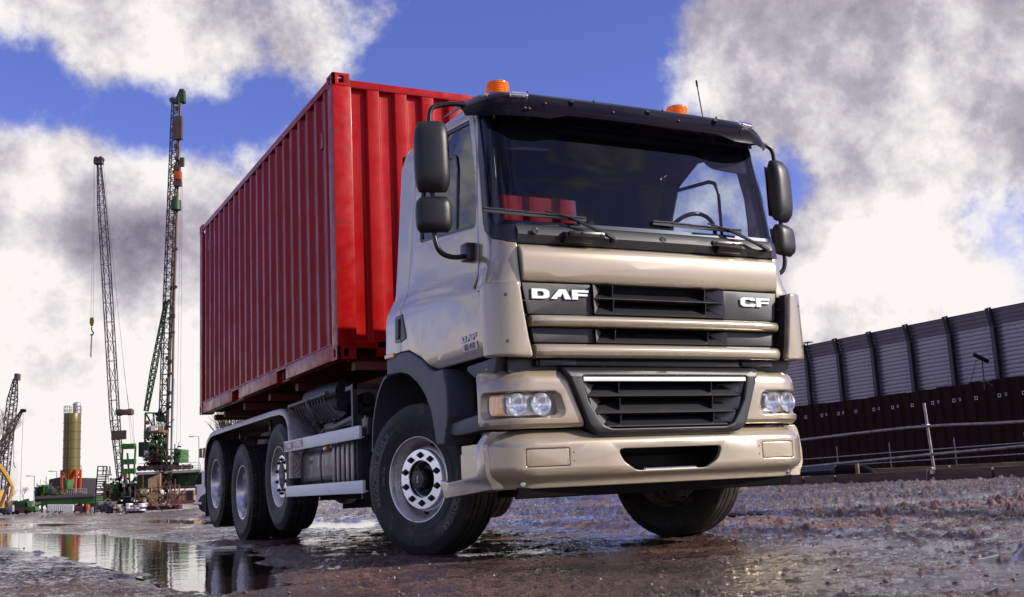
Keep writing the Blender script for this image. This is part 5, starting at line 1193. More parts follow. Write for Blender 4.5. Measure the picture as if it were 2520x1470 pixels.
pb = slab(rect(0, .225, 0, .048), [], .003, .001, 0, .004, 1); on_side(pb, -2.575, 1.306, .006, 'plate_white', 'model_plate', d0)
tb = text_bm('85.410', .052, .0008, .0006, 1.12)
for q in tb.verts: q.co.x += q.co.y*.2+.1125; q.co.y += .024
on_side(tb, -2.575, 1.306, .0075, 'maroon', 'model_number', d0)
bm = wrap(slab([(1.175, 1.468), (1.365, 1.462), (1.365, 1.428), (1.175, 1.434)], [], .02, .005, .012, .008), sideP); obj('side_marker', bm, 'amber_side', truck)
bm = wrap(slab([(1.175, 1.468), (1.365, 1.462), (1.365, 1.428), (1.175, 1.434)], [], .02, .005, .012, .008), sideP, True); obj('side_marker', bm, 'amber_side', truck)

# ---- roof
bm = nb(); prof = [(-1.06, 2.96), (-1.05, 3.02), (-.98, 3.06), (-.8, 3.09), (0, 3.11), (.8, 3.09), (.98, 3.06), (1.05, 3.02), (1.06, 2.96)]
ys = [-2.86, -2.84, -2.78, -2.6, -1.9, -1.45, -1.40]; fz = [-.15, -.12, -.08, -.02, 0, -.01, -.06]
rows = [[bm.verts.new((x, y, z+f+(.02 if abs(x) < 1 else 0)*0)) for x, z in prof] for y, f in zip(ys, fz)]
for a, b in zip(rows, rows[1:]):
    for i in range(len(prof)-1): bm.faces.new((a[i], a[i+1], b[i+1], b[i]))
bmesh.ops.recalc_face_normals(bm, faces=bm.faces); bmesh.ops.solidify(bm, geom=bm.faces[:], thickness=.02)
obj('roof', bm, 'paint', truck)
bm = nb(); bb(bm, -1.03, 1.03, -2.90, -2.80, 2.88, 2.945, .01)
for s in (-1, 1): bb(bm, s*1.02, s*1.085, -2.80, -1.45, 2.955, 3.0, .01)
obj('roof_header', bm, 'paint', truck)
# cab interior
bm = nb()
RW = -1.34
win = (-.50, .46, 2.38, 2.775)
bb(bm, -1.08, win[0], RW, RW+.05, 1.3, 3.0); bb(bm, win[1], 1.08, RW, RW+.05, 1.3, 3.0); bb(bm, win[0], win[1], RW, RW+.05, 1.3, win[2]); bb(bm, win[0], win[1], RW, RW+.05, win[3], 3.0)
bb(bm, -1.03, 1.03, -2.72, RW, 2.90, 2.93)
bb(bm, -1.12, 1.12, -2.95, RW, 1.28, 1.33)
for s in (-1, 1): bb(bm, s*1.085, s*1.10, -2.72, RW, 1.33, 2.10); bb(bm, s*1.075, s*1.09, -1.70, RW, 2.1, 2.93)
ci_ = obj('cab_interior', bm, 'interior', truck)
bm = nb(); bb(bm, win[0], win[1], RW+.02, RW+.025, win[2], win[3]); obj('rear_window', bm, 'rear_glass', ci_)
bm = nb(); bb(bm, -1.05, 1.05, -2.98, -2.62, 1.60, 2.06, .03); bb(bm, .25, .95, -2.72, -2.5, 1.95, 2.12, .03); obj('dashboard', bm, 'interior', truck)
bm = nb(); tube(bm, [Vector((.72+.225*math.cos(a), -2.47-.225*math.sin(a)*.55, 2.17+.225*math.sin(a)*.84)) for a in [i*math.pi/16 for i in range(32)]], .016, 8, closed=True)
beam(bm, (.50, -2.47, 2.17), (.94, -2.47, 2.17), .03, .02); beam(bm, (.72, -2.47, 2.17), (.72, -2.62, 1.98), .05); obj('steering_wheel', bm, 'plastic_smooth', truck)
for x in (-.62, .62):
    bm = nb(); bb(bm, x-.25, x+.25, -2.05, -1.55, 1.75, 1.9, .04); box(bm, (x, -1.57, 2.08), (.48, .13, .56), (R(-8), 0, 0), .05); obj('seat', bm, 'interior', truck)
bm = nb(); bb(bm, -1.0, .80, -2.84, -2.60, 2.76, 2.90, .03); obj('overhead_shelf', bm, 'interior', truck)
for s in (-1, 1):
    bm = slab([(s*.62, 2.62, .15), (s*1.06, 2.60, .15), (s*1.08, 2.84, .04), (s*.55, 2.84, .04)], [], .012, .004, -.07, .08); wrap(cuts(bm, .06), pillarP); obj('sun_visor', bm, 'interior', truck)
# structure behind the grille, so nothing shows through
bm = nb(); bb(bm, -1.02, 1.02, -2.90, -2.30, .95, 1.66); bb(bm, -.5, .5, -2.85, -1.2, .62, 1.25); bb(bm, -1.10, 1.10, -2.86, -2.20, 1.23, 1.30); obj('cab_floor', bm, 'dark', truck)

# ---- tinted sun visor over the screen
SM[0] = False
vt = interp([(0, 0), (.93, 0), (1.02, -.012), (1.10, -.05), (1.16, -.10), (1.21, -.16)])
bm = nb(); prof = [(-2.70, 3.075), (-2.80, 3.050), (-2.90, 3.012), (-2.965, 2.978), (-3.01, 2.935), (-3.045, 2.88), (-3.068, 2.825), (-3.075, 2.787)]
xs = [-1.225, -1.21, -1.18, -1.13, -1.07, -1.0]+[-.9+.15*i for i in range(13)]+[1.0, 1.07, 1.13, 1.18, 1.21, 1.225]
rows = []
for x in xs:
    a = abs(x); back = .235*max(0, (a-.9)/.325)**2.2 + .025*(a/.9)**2; drop = [max(0, (a-.95)/.275)**2*k for k in (.13, .115, .085, .055, .025, .0, -.03, -.055)]
    lipup = .035 if a < .62 else (.035*(1-sstep(.62, .70, a)))
    rows.append([bm.verts.new((x, y+back, z-d-.012+(lipup if i == len(prof)-1 else lipup*.6 if i == len(prof)-2 else 0))) for i, ((y, z), d) in enumerate(zip(prof, drop))])
for a, b in zip(rows, rows[1:]):
    for i in range(len(prof)-1): bm.faces.new((a[i], a[i+1], b[i+1], b[i]))
bmesh.ops.recalc_face_normals(bm, faces=bm.faces); bmesh.ops.solidify(bm, geom=bm.faces[:], thickness=.004)
vis = obj('tinted_visor', bm, 'visor_acrylic', truck, smooth=50)
for x, y, z in [(-1.10, -2.86, 2.955), (-.83, -2.93, 2.988), (-.33, -2.94, 2.984), (.23, -2.94, 2.984), (.70, -2.93, 2.988), (-.76, -3.034, 2.885), (-.25, -3.044, 2.88), (.28, -3.044, 2.88), (.84, -3.03, 2.885), (-.92, -3.05, 2.83), (-.89, -3.05, 2.83)]:
    bm = nb(); lathe(bm, capped([(-.004, .009), (.004, .008), (.006, .005)]), 12, 'z', M=Matrix.Translation((x, y, z)) @ Matrix.Rotation(R(60), 4, 'X')); obj('visor_screw', bm, 'steel_dark', vis)
for s in (-1, 1):
    bm = slab(rect(-.062, .062, -.022, .022), [], .03, .008, 0, .018)
    M = Matrix.Translation((s*.925, -2.990, 2.950)) @ Matrix.Rotation(R(s*9), 4, 'Z') @ Matrix.Rotation(R(50), 4, 'X'); bmesh.ops.transform(bm, matrix=M, verts=bm.verts); obj('roof_lamp', bm, 'chrome', vis)
for x in (-.55, .05, .62):
    bm = nb(); beam(bm, (x, -2.88, 2.88), (x+.0, -3.02, 2.93), .03, .02); obj('visor_bracket', bm, 'plastic_smooth', vis)
bm = nb(); lathe(bm, capped([(0, .03), (.03, .03), (.036, .024)]), 20, 'y', M=Matrix.Translation((-.88, -3.03, 2.80))); obj('camera_pod', bm, 'plastic_smooth', vis)
# beacons and antenna
for x in (-.768, .768):
    bm = nb(); lathe(bm, capped([(3.06, .06), (3.09, .05), (3.108, .085), (3.12, .085)]), 32, 'z', M=Matrix.Translation((x, -2.37, 0))); be = obj('beacon', bm, 'plastic_smooth', truck)
    pr = []
    for i in range(10): z = 3.122+.0132*i; pr += [(z, .083), (z+.0066, .080)]
    pr += [(3.256, .080), (3.262, .072), (3.264, .0005)]
    bm = nb(); lathe(bm, [(3.122, .0005)]+pr, 40, 'z', M=Matrix.Translation((x, -2.37, 0))); obj('beacon_dome', bm, 'beacon_glass', be)
    bm = nb(); lathe(bm, capped([(3.13, .03), (3.17, .028), (3.20, .045), (3.24, .045)]), 20, 'z', M=Matrix.Translation((x, -2.37, 0))); obj('reflector', bm, 'amber', be)
bm = nb(); tube(bm, [(1.03, -2.37, 3.03), (1.013, -2.37, 3.22), (.984, -2.37, 3.47)], .0045, 6); tube(bm, [(.984, -2.37, 3.46), (.980, -2.37, 3.51)], .008, 6); obj('antenna', bm, 'plastic_smooth', truck)

# ---- mirrors
def mirror_side(mir):
    X = (lambda p: (-p[0], p[1], p[2])) if mir else (lambda p: p)
    bm = nb(); pts = smooth_path([(-1.10, -2.72, 2.91), (-1.22, -2.70, 2.945), (-1.36, -2.67, 2.925), (-1.415, -2.67, 2.90), (-1.43, -2.67, 2.82), (-1.43, -2.68, 2.30), (-1.43, -2.68, 2.10), (-1.43, -2.69, 2.02), (-1.40, -2.69, 1.93), (-1.30, -2.67, 1.905), (-1.18, -2.65, 1.93)], 2)
    tube(bm, [X(p) for p in pts], .017, 10)
    box(bm, X((-1.12, -2.70, 2.91)), (.12, .07, .05), (0, 0, .2 if mir else -.2), .01); box(bm, X((-1.165, -2.635, 1.955)), (.09, .11, .12), None, .02)
    arm = obj('mirror_arm', bm, 'plastic_smooth', truck)
    def housing(z0, z1, w0, w1, dep, cx):
        bm = nb(); rows = []; N = 9
        for i in range(N+1):
            u = i/N; z = z0+(z1-z0)*u; k = (1-abs(2*u-1)**3.6)**.5 if 0 < u < 1 else .12
            w = (w0*(1-u)+w1*u)/2*(.72+.28*k); d = dep*(.35+.65*k)
            row = []
            for j in range(20):
                a = 2*math.pi*j/20; c, s_ = math.cos(a), math.sin(a); e_ = .55
                xx = math.copysign(abs(c)**e_, c)*w; yy = math.copysign(abs(s_)**(.75 if s_ < 0 else e_), s_)*d*(1 if s_ < 0 else .35)
                row.append(bm.verts.new(X((cx+xx*math.cos(.36)+yy*math.sin(.36), -2.68-xx*math.sin(.36)+yy*math.cos(.36), z))))
            rows.append(row)
        for a, b in zip(rows, rows[1:]):
            for j in range(20): bm.faces.new((a[j], a[(j+1) % 20], b[(j+1) % 20], b[j]))
        bm.faces.new(rows[0]); bm.faces.new(rows[-1]); bmesh.ops.recalc_face_normals(bm, faces=bm.faces)
        es = [e for e in bm.edges if len(e.link_faces) == 2 and e.calc_face_angle() > 1.0]
        bmesh.ops.bevel(bm, geom=es, offset=.014, segments=3, affect='EDGES', profile=.5)
        o = obj('mirror_housing', bm, 'plastic', arm, smooth=60)
        bm = nb(); g = box(bm, X((cx+.018, -2.640, (z0+z1)/2)), (w0*.78, .004, (z1-z0)*.82), (0, 0, .36 if mir else -.36), .001); obj('mirror_glass', bm, 'mirror_glass', arm)
    housing(2.325, 2.795, .235, .225, .085, -1.425); housing(2.060, 2.292, .235, .23, .075, -1.425)
    return arm
mirror_side(False); mirror_side(True)
# wide-angle mirror hanging inside view of the right window
bm = nb(); lathe(bm, capped([(-.03, .05), (-.01, .11), (.02, .125), (.03, .12)]), 24, 'x', M=Matrix.Translation((-1.0, -2.55, 2.74)) @ Matrix.Diagonal((1, 1.3, .8, 1))); obj('kerb_mirror', bm, 'plastic_smooth', truck)

# ---- front wheel arches, step wells
arch = [(1.18, 1.434), (1.49, 1.450), (1.66, 1.432, .06), (1.865, 1.352, .06), (2.02, 1.262, .05), (2.10, 1.240), (2.25, 1.24), (2.30, 1.10), (2.305, .92), (2.23, .735, .01), (2.089, .74, .01), (2.068, .82), (2.019, .974, .08), (1.923, 1.094, .08), (1.794, 1.189, .08), (1.62, 1.27, .1), (1.459, 1.302, .05), (1.18, 1.309)]
both('wheel_arch', lambda: slab(arch, [], .30, .012, 0, .01, 3), sP(1.218), 'fender', ds=.15)
for s in (-1, 1):
    bm = nb(); pts = [(-1.165, 1.318), (-1.10, 1.30), (-1.02, 1.245), (-.95, 1.18), (-.885, 1.09), (-.84, .99), (-.815, .88), (-.80, .76)]
    for (a, za), (b, zb_) in zip(pts, pts[1:]):
        x0, x1 = s*1.22, s*.80; fz_ = bm.faces.new([bm.verts.new(q) for q in ((x0, a, za), (x0, b, zb_), (x1, b, zb_), (x1, a, za))])
    bmesh.ops.remove_doubles(bm, verts=bm.verts, dist=1e-4); bmesh.ops.recalc_face_normals(bm, faces=bm.faces); bmesh.ops.solidify(bm, geom=bm.faces[:], thickness=.022)
    obj('mudguard', bm, 'fender', truck, smooth=60)
    bm = nb(); bb(bm, s*1.14, s*1.20, -.66, -.52, .90, 1.04, .008); bb(bm, s*1.15, s*1.18, -.56, -.52, 1.04, 1.06); bb(bm, s*.6, s*1.14, -.60, -.56, .93, .97); obj('mudguard_bracket', bm, 'steel_dark', truck)
    bm = nb(); bb(bm, s*.98, s*1.0, -2.88, -2.25, .50, 1.25); obj('step_well', bm, 'dark', truck)
    bm = nb(); prism(bm, [(-2.86, .905), (-2.27, .868), (-2.27, .80), (-2.40, .785), (-2.86, .80)], s*1.0, s*1.19, 'x', .01)
    obj('foot_step', bm, 'fender', truck)
    bm = nb(); bb(bm, s*1.02, s*1.185, -2.85, -2.29, .868, .872)
    for i in range(28): prism(bm, [(-2.85+.02*i, .90-.0013*i), (-2.84+.02*i, .90-.0013*i), (-2.845+.02*i, .912-.0013*i)], s*1.18, s*1.186, 'x')
    obj('step_tread', bm, 'steel_dark', truck, smooth=0)
    bm = nb(); prism(bm, [(-2.96, 1.235), (-2.52, 1.225), (-2.50, 1.20), (-2.62, 1.14), (-2.72, 1.10), (-2.90, 1.11)], s*1.0, s*1.16, 'x', .012); obj('step_bracket', bm, 'fender', truck)
    bm = nb(); bb(bm, s*.6, s*1.0, -2.25, -2.20, .5, 1.3); bb(bm, s*.55, s*1.19, -2.1, -1.1, 1.31, 1.33); bb(bm, s*.55, s*.58, -2.2, -.8, .8, 1.33); obj('arch_liner', bm, 'dark', truck)

# ---- wheels
def tyre_prof():
    return [(-.105, .288), (-.128, .296), (-.140, .306), (-.146, .330), (-.152, .360), (-.1535, .366), (-.151, .368), (-.1545, .395), (-.157, .420), (-.1575, .450), (-.156, .462), (-.1545, .463), (-.1535, .470),
            (-.152, .472), (-.150, .484), (-.1485, .486), (-.146, .498), (-.144, .500), (-.140, .512), (-.134, .524), (-.122, .531), (-.100, .5345),
            (-.094, .5345), (-.092, .521), (-.082, .521), (-.080, .536), (-.046, .537), (-.044, .522), (-.033, .522), (-.031, .5375), (0, .538)]
def mk_tyre(lugs=False):
    h = tyre_prof(); pr = h+[(-a, r) for a, r in h[::-1][1:]]
    bm = nb(); lathe(bm, pr, 72, 'x')
    if lugs:
        for k in range(60):
            a = 2*math.pi*k/60
            for sx in (-1, 1):
                M = Matrix.Rotation(a, 4, 'X'); box_m = M @ Matrix.Translation((sx*.118, 0, .527)) @ Matrix.Diagonal((.05, .030, .022, 1)); bmesh.ops.create_cube(bm, size=1, matrix=box_m)
    return mesh_of(bm, 'rubber', 35)
TY = mk_tyre(); TYL = mk_tyre(True)
def mk_rim_convex():
    bm = nb(); lathe(bm, [(.14, .300), (.10, .284), (.0, .27), (-.10, .284), (-.128, .290), (-.134, .300), (-.138, .300), (-.137, .294), (-.120, .284), (-.085, .270), (-.02, .264), (.02, .260), (.028, .252), (.0, .243), (-.035, .232), (-.058, .224), (-.066, .214), (-.066, .122), (-.02, .120), (.05, .118), (.06, .0005)], 64, 'x')
    return mesh_of(bm, 'rim', 40)
def mk_ring():
    bm = nb(); pr = [(-.060, .213), (-.098, .212), (-.104, .208), (-.1045, .133), (-.100, .128), (-.05, .124)]; lathe(bm, pr, 64, 'x')
    return mesh_of(bm, 'alu', 40)
def mk_hole(): bm = nb(); lathe(bm, capped([(-.1052, .0235), (-.098, .023)]), 20, 'x'); return mesh_of(bm, 'dark')
def mk_nut(): bm = nb(); lathe(bm, capped([(-.10, .0165), (-.120, .016), (-.124, .013), (-.132, .012), (-.133, .007)]), 6, 'x'); return mesh_of(bm, 'steel_dark', 25)
def mk_hub():
    bm = nb(); lathe(bm, [(.04, .12), (-.01, .108), (-.03, .10), (-.045, .095), (-.05, .074), (-.10, .072), (-.128, .069), (-.138, .062), (-.141, .0005)], 40, 'x')
    for k in range(8):
        a = 2*math.pi*k/8; bmesh.ops.create_cube(bm, size=1, matrix=Matrix.Rotation(a, 4, 'X') @ Matrix.Translation((-.11, 0, .071)) @ Matrix.Diagonal((.04, .014, .01, 1)))
    return mesh_of(bm, 'plastic_smooth', 30)
def mk_hubf(): bm = nb(); lathe(bm, capped([(.05, .117), (.045, .117), (.02, .06), (-.03, .055)]), 32, 'x'); return mesh_of(bm, 'dark', 30)
HUBF = mk_hubf()
def mk_hand(): bm = nb(); lathe(bm, capped([(-.004, .026), (.0, .0255)]), 20, 'x'); return mesh_of(bm, 'dark')
def mk_rim_concave():
    bm = nb(); lathe(bm, [(.14, .300), (.0, .275), (-.10, .284), (-.128, .290), (-.134, .300), (-.138, .300), (-.137, .292), (-.122, .282), (-.09, .268), (-.02, .262), (.03, .256), (.06, .240), (.085, .21), (.092, .17), (.092, .135), (.07, .13), (.03, .125), (-.03, .12), (-.035, .10), (-.04, .0005)], 64, 'x')
    return mesh_of(bm, 'rim_light', 40)
mat('sheet_black', (.022, .019, .019), .55, vary=.5, vscale=12, bump=.006, bscale=22, vstretch=(1, .3, 1))
mat('rim_light', (.66, .62, .62), .26, metal=.9, vary=.15, vscale=5, dirt=(.22, .17, .15), dscale=4, dthr=(.55, .8), rvary=.1)
RIMX, RING, NUT, HUB, RIMC, HANDH, NHOLE = mk_rim_convex(), mk_ring(), mk_nut(), mk_hub(), mk_rim_concave(), mk_hand(), mk_hole()
def ring_text(s, size, rc, x, a0, ext=.0012, xs=1.0, bold=.0008, flip=False):
    """lettering set round the sidewall of the outer face; a0 = angle of its middle, 0 = top, clockwise seen from outside"""
    bm = text_bm(s, size, ext, bold, xs)
    for v in bm.verts:
        X_, Y_, Z_ = v.co
        if flip: X_, Y_ = -X_, -Y_
        r_ = rc+Y_; a = a0+X_/rc
        # seen from outside (looking towards +x) with +z up, right is -y
        v.co = (x-Z_, -r_*math.sin(a), r_*math.cos(a))
    bmesh.ops.recalc_face_normals(bm, faces=bm.faces)
    return mesh_of(bm, 'letter', 30)
T1 = ring_text('REGIONAL RHS II', .062, .428, -.1575, R(-78), xs=1.18)
T2 = ring_text('GOODYEAR', .062, .428, -.1575, R(118), xs=1.1, flip=False)
T3 = ring_text('STEEL THE', .026, .342, -.1525, R(-85), xs=1.1); 
T4 = ring_text('GOODYEAR', .058, .428, -.1575, R(38), xs=1.15); T5 = ring_text('REGIONAL RHS', .055, .428, -.1575, R(222), xs=1.15)
T6 = ring_text('GEAR', .055, .428, -.1575, R(170), xs=1.1); T7 = ring_text('ROAD II', .05, .428, -.1575, R(4), xs=1.1)
def band(a0, a1):
    bm = nb(); n = 14
    va = []
    for i in range(n+1):
        a = a0+(a1-a0)*i/n; w = .036*min(1, 3.2*i/n, 3.2*(n-i)/n)
        va.append([bm.verts.new((-.1566, -r_*math.sin(a), r_*math.cos(a))) for r_ in (.428-w, .428+w)]+[bm.verts.new((-.150, -r_*math.sin(a), r_*math.cos(a))) for r_ in (.428+w, .428-w)])
    for p, q in zip(va, va[1:]):
        for k in range(4): bm.faces.new((p[k], p[(k+1) % 4], q[(k+1) % 4], q[k]))
    bmesh.ops.recalc_face_normals(bm, faces=bm.faces); return mesh_of(bm, 'plastic_smooth')
BD = band(R(-130), R(-18)); BD2 = band(R(70), R(165))
def wheel(v, z, kind, steer=0.0, side=-1, u=1.07, texts=(), tyre=None, hub=True):
    w = inst('wheel', {'x': RIMX, 'c': RIMC}[kind], truck, (side*u, v, z), (0, 0, steer if side < 0 else math.pi+steer))
    inst('tyre', tyre or TY, w)
    if kind == 'x':
        inst('wheel_ring', RING, w)
        for k in range(10):
            a = R(18+36*k); inst('nut_hole', NHOLE, w, (0, .1675*math.cos(a), .1675*math.sin(a))); inst('wheel_nut', NUT, w, (0, .1675*math.cos(a), .1675*math.sin(a)))
        if hub: inst('hub_cap', HUB, w)
        else: inst('hub_cap', HUBF, w)
        for k in range(8):
            a = R(10+45*k); inst('hand_hole', HANDH, w, (-.0215, .2385*math.cos(a), .2385*math.sin(a)), (a, 0, -.0), (1, .62, .9))
    for t in texts: inst('tyre_lettering' if t not in (BD, BD2) else 'tyre_band', t, w)
    return w
ST = R(21.2)
wf = wheel(-1.625, .526, 'x', ST, -1, 1.065, (T1, T2, T3, BD, BD2)); wheel(-1.64, .526, 'x', ST, 1, 1.03)
bm = logo_bm('DAF', .014, .05, .002, .08, .0003)
me_ = None
for q in bm.verts: x, y, z = q.co; q.co = (-.141-z, -(y-.007), x-.025)
obj('hub_lettering', bm, 'letter_white', wf, smooth=0)
for sd in (-1, 1):
    wheel(2.03, .652, 'x', 0, sd, 1.075, (T4, T5) if sd < 0 else (), None, False)
    wheel(3.62, .522, 'c', 0, sd, 1.075, (T6, T7) if sd < 0 else (), TYL); wheel(3.62, .522, 'c', 0, sd, .74)
    wheel(5.05, .652, 'c', 0, sd, 1.075, (), TYL)

# ---- chassis
bm = nb()
for s in (-1, 1): bb(bm, s*.36, s*.44, -2.4, 6.2, .84, 1.12)
for y in (-.6, 1.1, 2.8, 4.4, 5.9): bb(bm, -.4, .4, y-.06, y+.06, .86, 1.1)
obj('chassis_frame', bm, 'dark', truck)
bm = nb()
for s in (-1, 1): bb(bm, s*.46, s*.56, -.2, 6.1, 1.30, 1.52); bb(bm, s*.40, s*.5, -.7, 6.1, 1.12, 1.30)
for y in (.1, .9, 1.9, 3.0, 4.2, 5.3, 5.9): bb(bm, -.46, .46, y-.07, y+.07, 1.34, 1.5); bb(bm, -1.05, 1.05, y-.05, y+.05, 1.50, 1.572) if y > 1.5 or y == .1 else None
obj('container_subframe', bm, 'subframe', truck)
bm = nb()
for y, z in ((-1.62, .50), (2.03, .652), (3.62, .53), (5.05, .652)):
    tube(bm, [(-.95, y, z), (-.3, y, z-.02), (.3, y, z-.02), (.95, y, z)], [.07, .09, .09, .07], 12)
    if y > 3 and y < 4: lathe(bm, capped([(y-.24, .06), (y-.2, .16), (y, .2), (y+.2, .16), (y+.24, .06)]), 20, 'y', M=Matrix.Translation((0, 0, z-.0)))
obj('axle', bm, 'steel_dark', truck, kind='stuff')
for s in (-1, 1):
    for y in (2.03, 3.62, 5.05): bm = nb(); lathe(bm, capped([(.78, .1), (.80, .15), (1.05, .15)]), 20, 'z', M=Matrix.Translation((s*.5, y+.3, 0))); obj('air_spring', bm, 'dark', truck)
    bm = nb(); prism(bm, [(-2.3, .62), (-1.6, .55), (-.9, .66), (-.9, .72), (-1.6, .62), (-2.3, .68)], s*.42-.04, s*.42+.04, 'x'); obj('leaf_spring', bm, 'steel_dark', truck)
bm = nb(); bb(bm, -.5, .5, -1.9, -.3, .42, .95); bb(bm, -.95, -.5, -.5, 1.5, .40, .56); tube(bm, [(-.7, -.6, .45), (.7, -.6, .45)], .1, 12); tube(bm, [(0, -.3, .7), (0, 3.4, .58)], .06, 10); bb(bm, .4, 1.1, .2, 1.5, .5, 1.0, .05); obj('underbody', bm, 'dark', truck)
# side guard planks with pictogram stickers
def plank(z0, z1, v0, v1):
    bm = nb(); bb(bm, -1.252, -1.228, v0, v1, z0, z1, .004); bb(bm, -1.24, -1.20, v0+.02, v1-.02, z0+.01, z0+.02); return obj('side_guard_plank', bm, 'white_plank', truck)
p1 = plank(.875, .979, -.60, 1.665); plank(.446, .547, -.66, 1.62)
bm = nb(); bb(bm, 1.228, 1.252, -.60, 1.66, .875, .979, .004); obj('side_guard_plank', bm, 'white_plank', truck); bm = nb(); bb(bm, 1.228, 1.252, -.66, 1.62, .446, .547, .004); obj('side_guard_plank', bm, 'white_plank', truck)
def sticker_ring(v, z, ru, rz):
    bm = nb(); P_ = lambda a, k: (-1.2535, v-ru*k*math.cos(a), z+rz*k*math.sin(a)); N = 24
    A = [bm.verts.new(P_(2*math.pi*i/N, 1)) for i in range(N)]; B = [bm.verts.new(P_(2*math.pi*i/N, .82)) for i in range(N)]
    for i in range(N): bm.faces.new((A[i], A[(i+1) % N], B[(i+1) % N], B[i]))
    bmesh.ops.solidify(bm, geom=bm.faces[:], thickness=-.0008); beam(bm, (-1.2535, v+ru*.6, z+rz*.6), (-1.2535, v-ru*.6, z-rz*.6), .006, .002); obj('warning_sign', bm, 'sign_red', p1, smooth=0)
def sticker_box(v0, v1, z0, z1, fill):
    bm = nb(); t_ = .006
    for a in ((v0, v1, z0, z0+t_), (v0, v1, z1-t_, z1), (v0, v0+t_, z0, z1), (v1-t_, v1, z0, z1)): bb(bm, -1.2535, -1.2525, *a)
    obj('warning_sign', bm, 'sign_red', p1, smooth=0)
    bm = nb()
    if fill: 
        for a in ((v0+.04, v1-.04, z0+.022, z0+.026), (v0+.04, v1-.04, z1-.026, z1-.022), (v0+.04, v0+.044, z0+.022, z1-.022), (v1-.044, v1-.04, z0+.022, z1-.022)): bb(bm, -1.2530, -1.2525, *a)
    bb(bm, -1.2530, -1.2525, v0+.02, v1-.02, z0+.012, z0+.015); obj('warning_print', bm, 'steel_dark', p1, smooth=0)
for v, k in ((1.62, 0), (1.36, 0), (1.03, 0)): sticker_ring(v, .927, .03, .040)
sticker_box(1.41, 1.55, .893, .958, False); sticker_box(1.09, 1.28, .893, .962, True)
# fuel tank, battery box
for s in (-1, 1):
    bm = nb(); prof = []
    for i in range(28):
        a = 2*math.pi*i/28; c, s_ = math.cos(a), math.sin(a); prof.append((s*.86+math.copysign(abs(c)**.5, c)*.29, .71+math.copysign(abs(s_)**.55, s_)*.215))
    prism(bm, prof, .46, 1.60, 'y', .006); tank = obj('fuel_tank', bm, 'tank', truck, smooth=50)
    for y in (1.40, .80):
        bm = nb(); pr2 = [((x-s*.86)*1.025+s*.86, (z-.71)*1.03+.71) for x, z in prof]; prism(bm, pr2, y-.022, y+.022, 'y', .003); obj('tank_strap', bm, 'steel_dark', tank, smooth=50)
    bm = nb(); bb(bm, s*.60, s*1.135, -.19, .45, .54, .885, .01); batt = obj('battery_box', bm, 'tank', truck)
    for i in range(5):
        y = -.165+.128*i; bm = nb(); bb(bm, s*1.13, s*1.158, y, y+.085, .545, .88, .012); obj('box_rib', bm, 'tank', batt)
    if s < 0:
        bm = nb(); lathe(bm, capped([(.0, .05), (.03, .05), (.04, .04)]), 20, 'z', M=Matrix.Translation((-.95, .62, .915))); obj('tank_cap', bm, 'plastic', tank)
        bm = nb(); box(bm, (-1.165, .56, .865), (.04, .10, .05), None, .008); obj('side_marker', bm, 'amber_side', truck)
on_side(logo_bm('DAF', .035, .13, .004), 1.18, .735, 0, 'letter', 'tank_lettering', truck, u=1.152)
bm = nb(); bb(bm, -1.157, -1.15, 1.05, 1.18, .722, .727); obj('tank_lettering', bm, 'letter', truck)
# frame posts, hose basket and rolled sheet
bm = nb(); bb(bm, -1.17, -1.13, 1.77, 1.805, .50, 1.348); bb(bm, -1.13, -.6, 1.76, 1.80, .93, .97); obj('side_frame', bm, 'steel_dark', truck); bm = nb(); bb(bm, -1.17, -1.13, -.215, -.175, .99, 1.35); bb(bm, -1.16, -.5, -.215, -.175, 1.31, 1.35); bb(bm, -1.15, -.5, -.21, -.18, .95, .99); bb(bm, -1.16, -1.13, -.20, .0, 1.31, 1.345); bb(bm, -1.1, -.5, -.21, -.18, .4, .9); obj('side_frame', bm, 'steel_dark', truck)
bm = nb(); tube(bm, [(-1.15, 1.77, 1.33), (-1.15, .56, 1.345)], .022, 12)
for i in range(11):
    y = 1.62-.095*i; tube(bm, smooth_path([(-1.15, y, 1.325), (-1.14, y-.02, 1.25), (-1.05, y-.04, 1.13), (-.85, y-.05, 1.10), (-.60, y-.05, 1.12)]), .007, 6)
tube(bm, [(-.6, 1.62, 1.12), (-.6, .56, 1.12)], .012, 8); obj('hose_basket', bm, 'gear', truck)
bm = nb()
for k, (x, z) in enumerate(((-1.0, 1.25), (-.86, 1.22), (-.93, 1.335), (-.75, 1.3))): tube(bm, [(x, 1.66, z), (x+.01, 1.2, z+.012*math.sin(k)), (x, .58, z)], .058, 14)
tube(bm, [(-.98, 1.60, 1.38), (-.97, 1.1, 1.385), (-.96, .60, 1.375)], [.10, .105, .10], 20); obj('rolled_sheet', bm, 'sheet_black', truck, smooth=60, kind='stuff')
bm = nb()
for i in range(7): beam(bm, (-1.06, 1.5-.13*i, 1.30), (-.98, 1.42-.13*i, 1.14), .03, .10)
for i in range(5): tube(bm, smooth_path([(-1.16, 1.14-.02*i, 1.355), (-1.19, 1.12, 1.30), (-1.15, 1.05-.03*i, 1.20), (-1.08, 1.06+.04*i, 1.08), (-1.0, 1.1, 1.0)], 2), .006, 5)
obj('hose', bm, 'gear', truck)
bm = nb(); bb(bm, -1.12, -.6, -.12, .75, 1.02, 1.06, .02); bb(bm, -1.05, -.6, .72, 1.02, .95, 1.10, .02); tube(bm, [(-1.08, 1.02, 1.0), (-1.02, .95, 1.09), (-.9, .9, 1.12)], .02, 8); tube(bm, [(-1.1, -.12, 1.08), (-1.1, .5, 1.03)], .035, 10); obj('air_tank', bm, 'gear', truck)
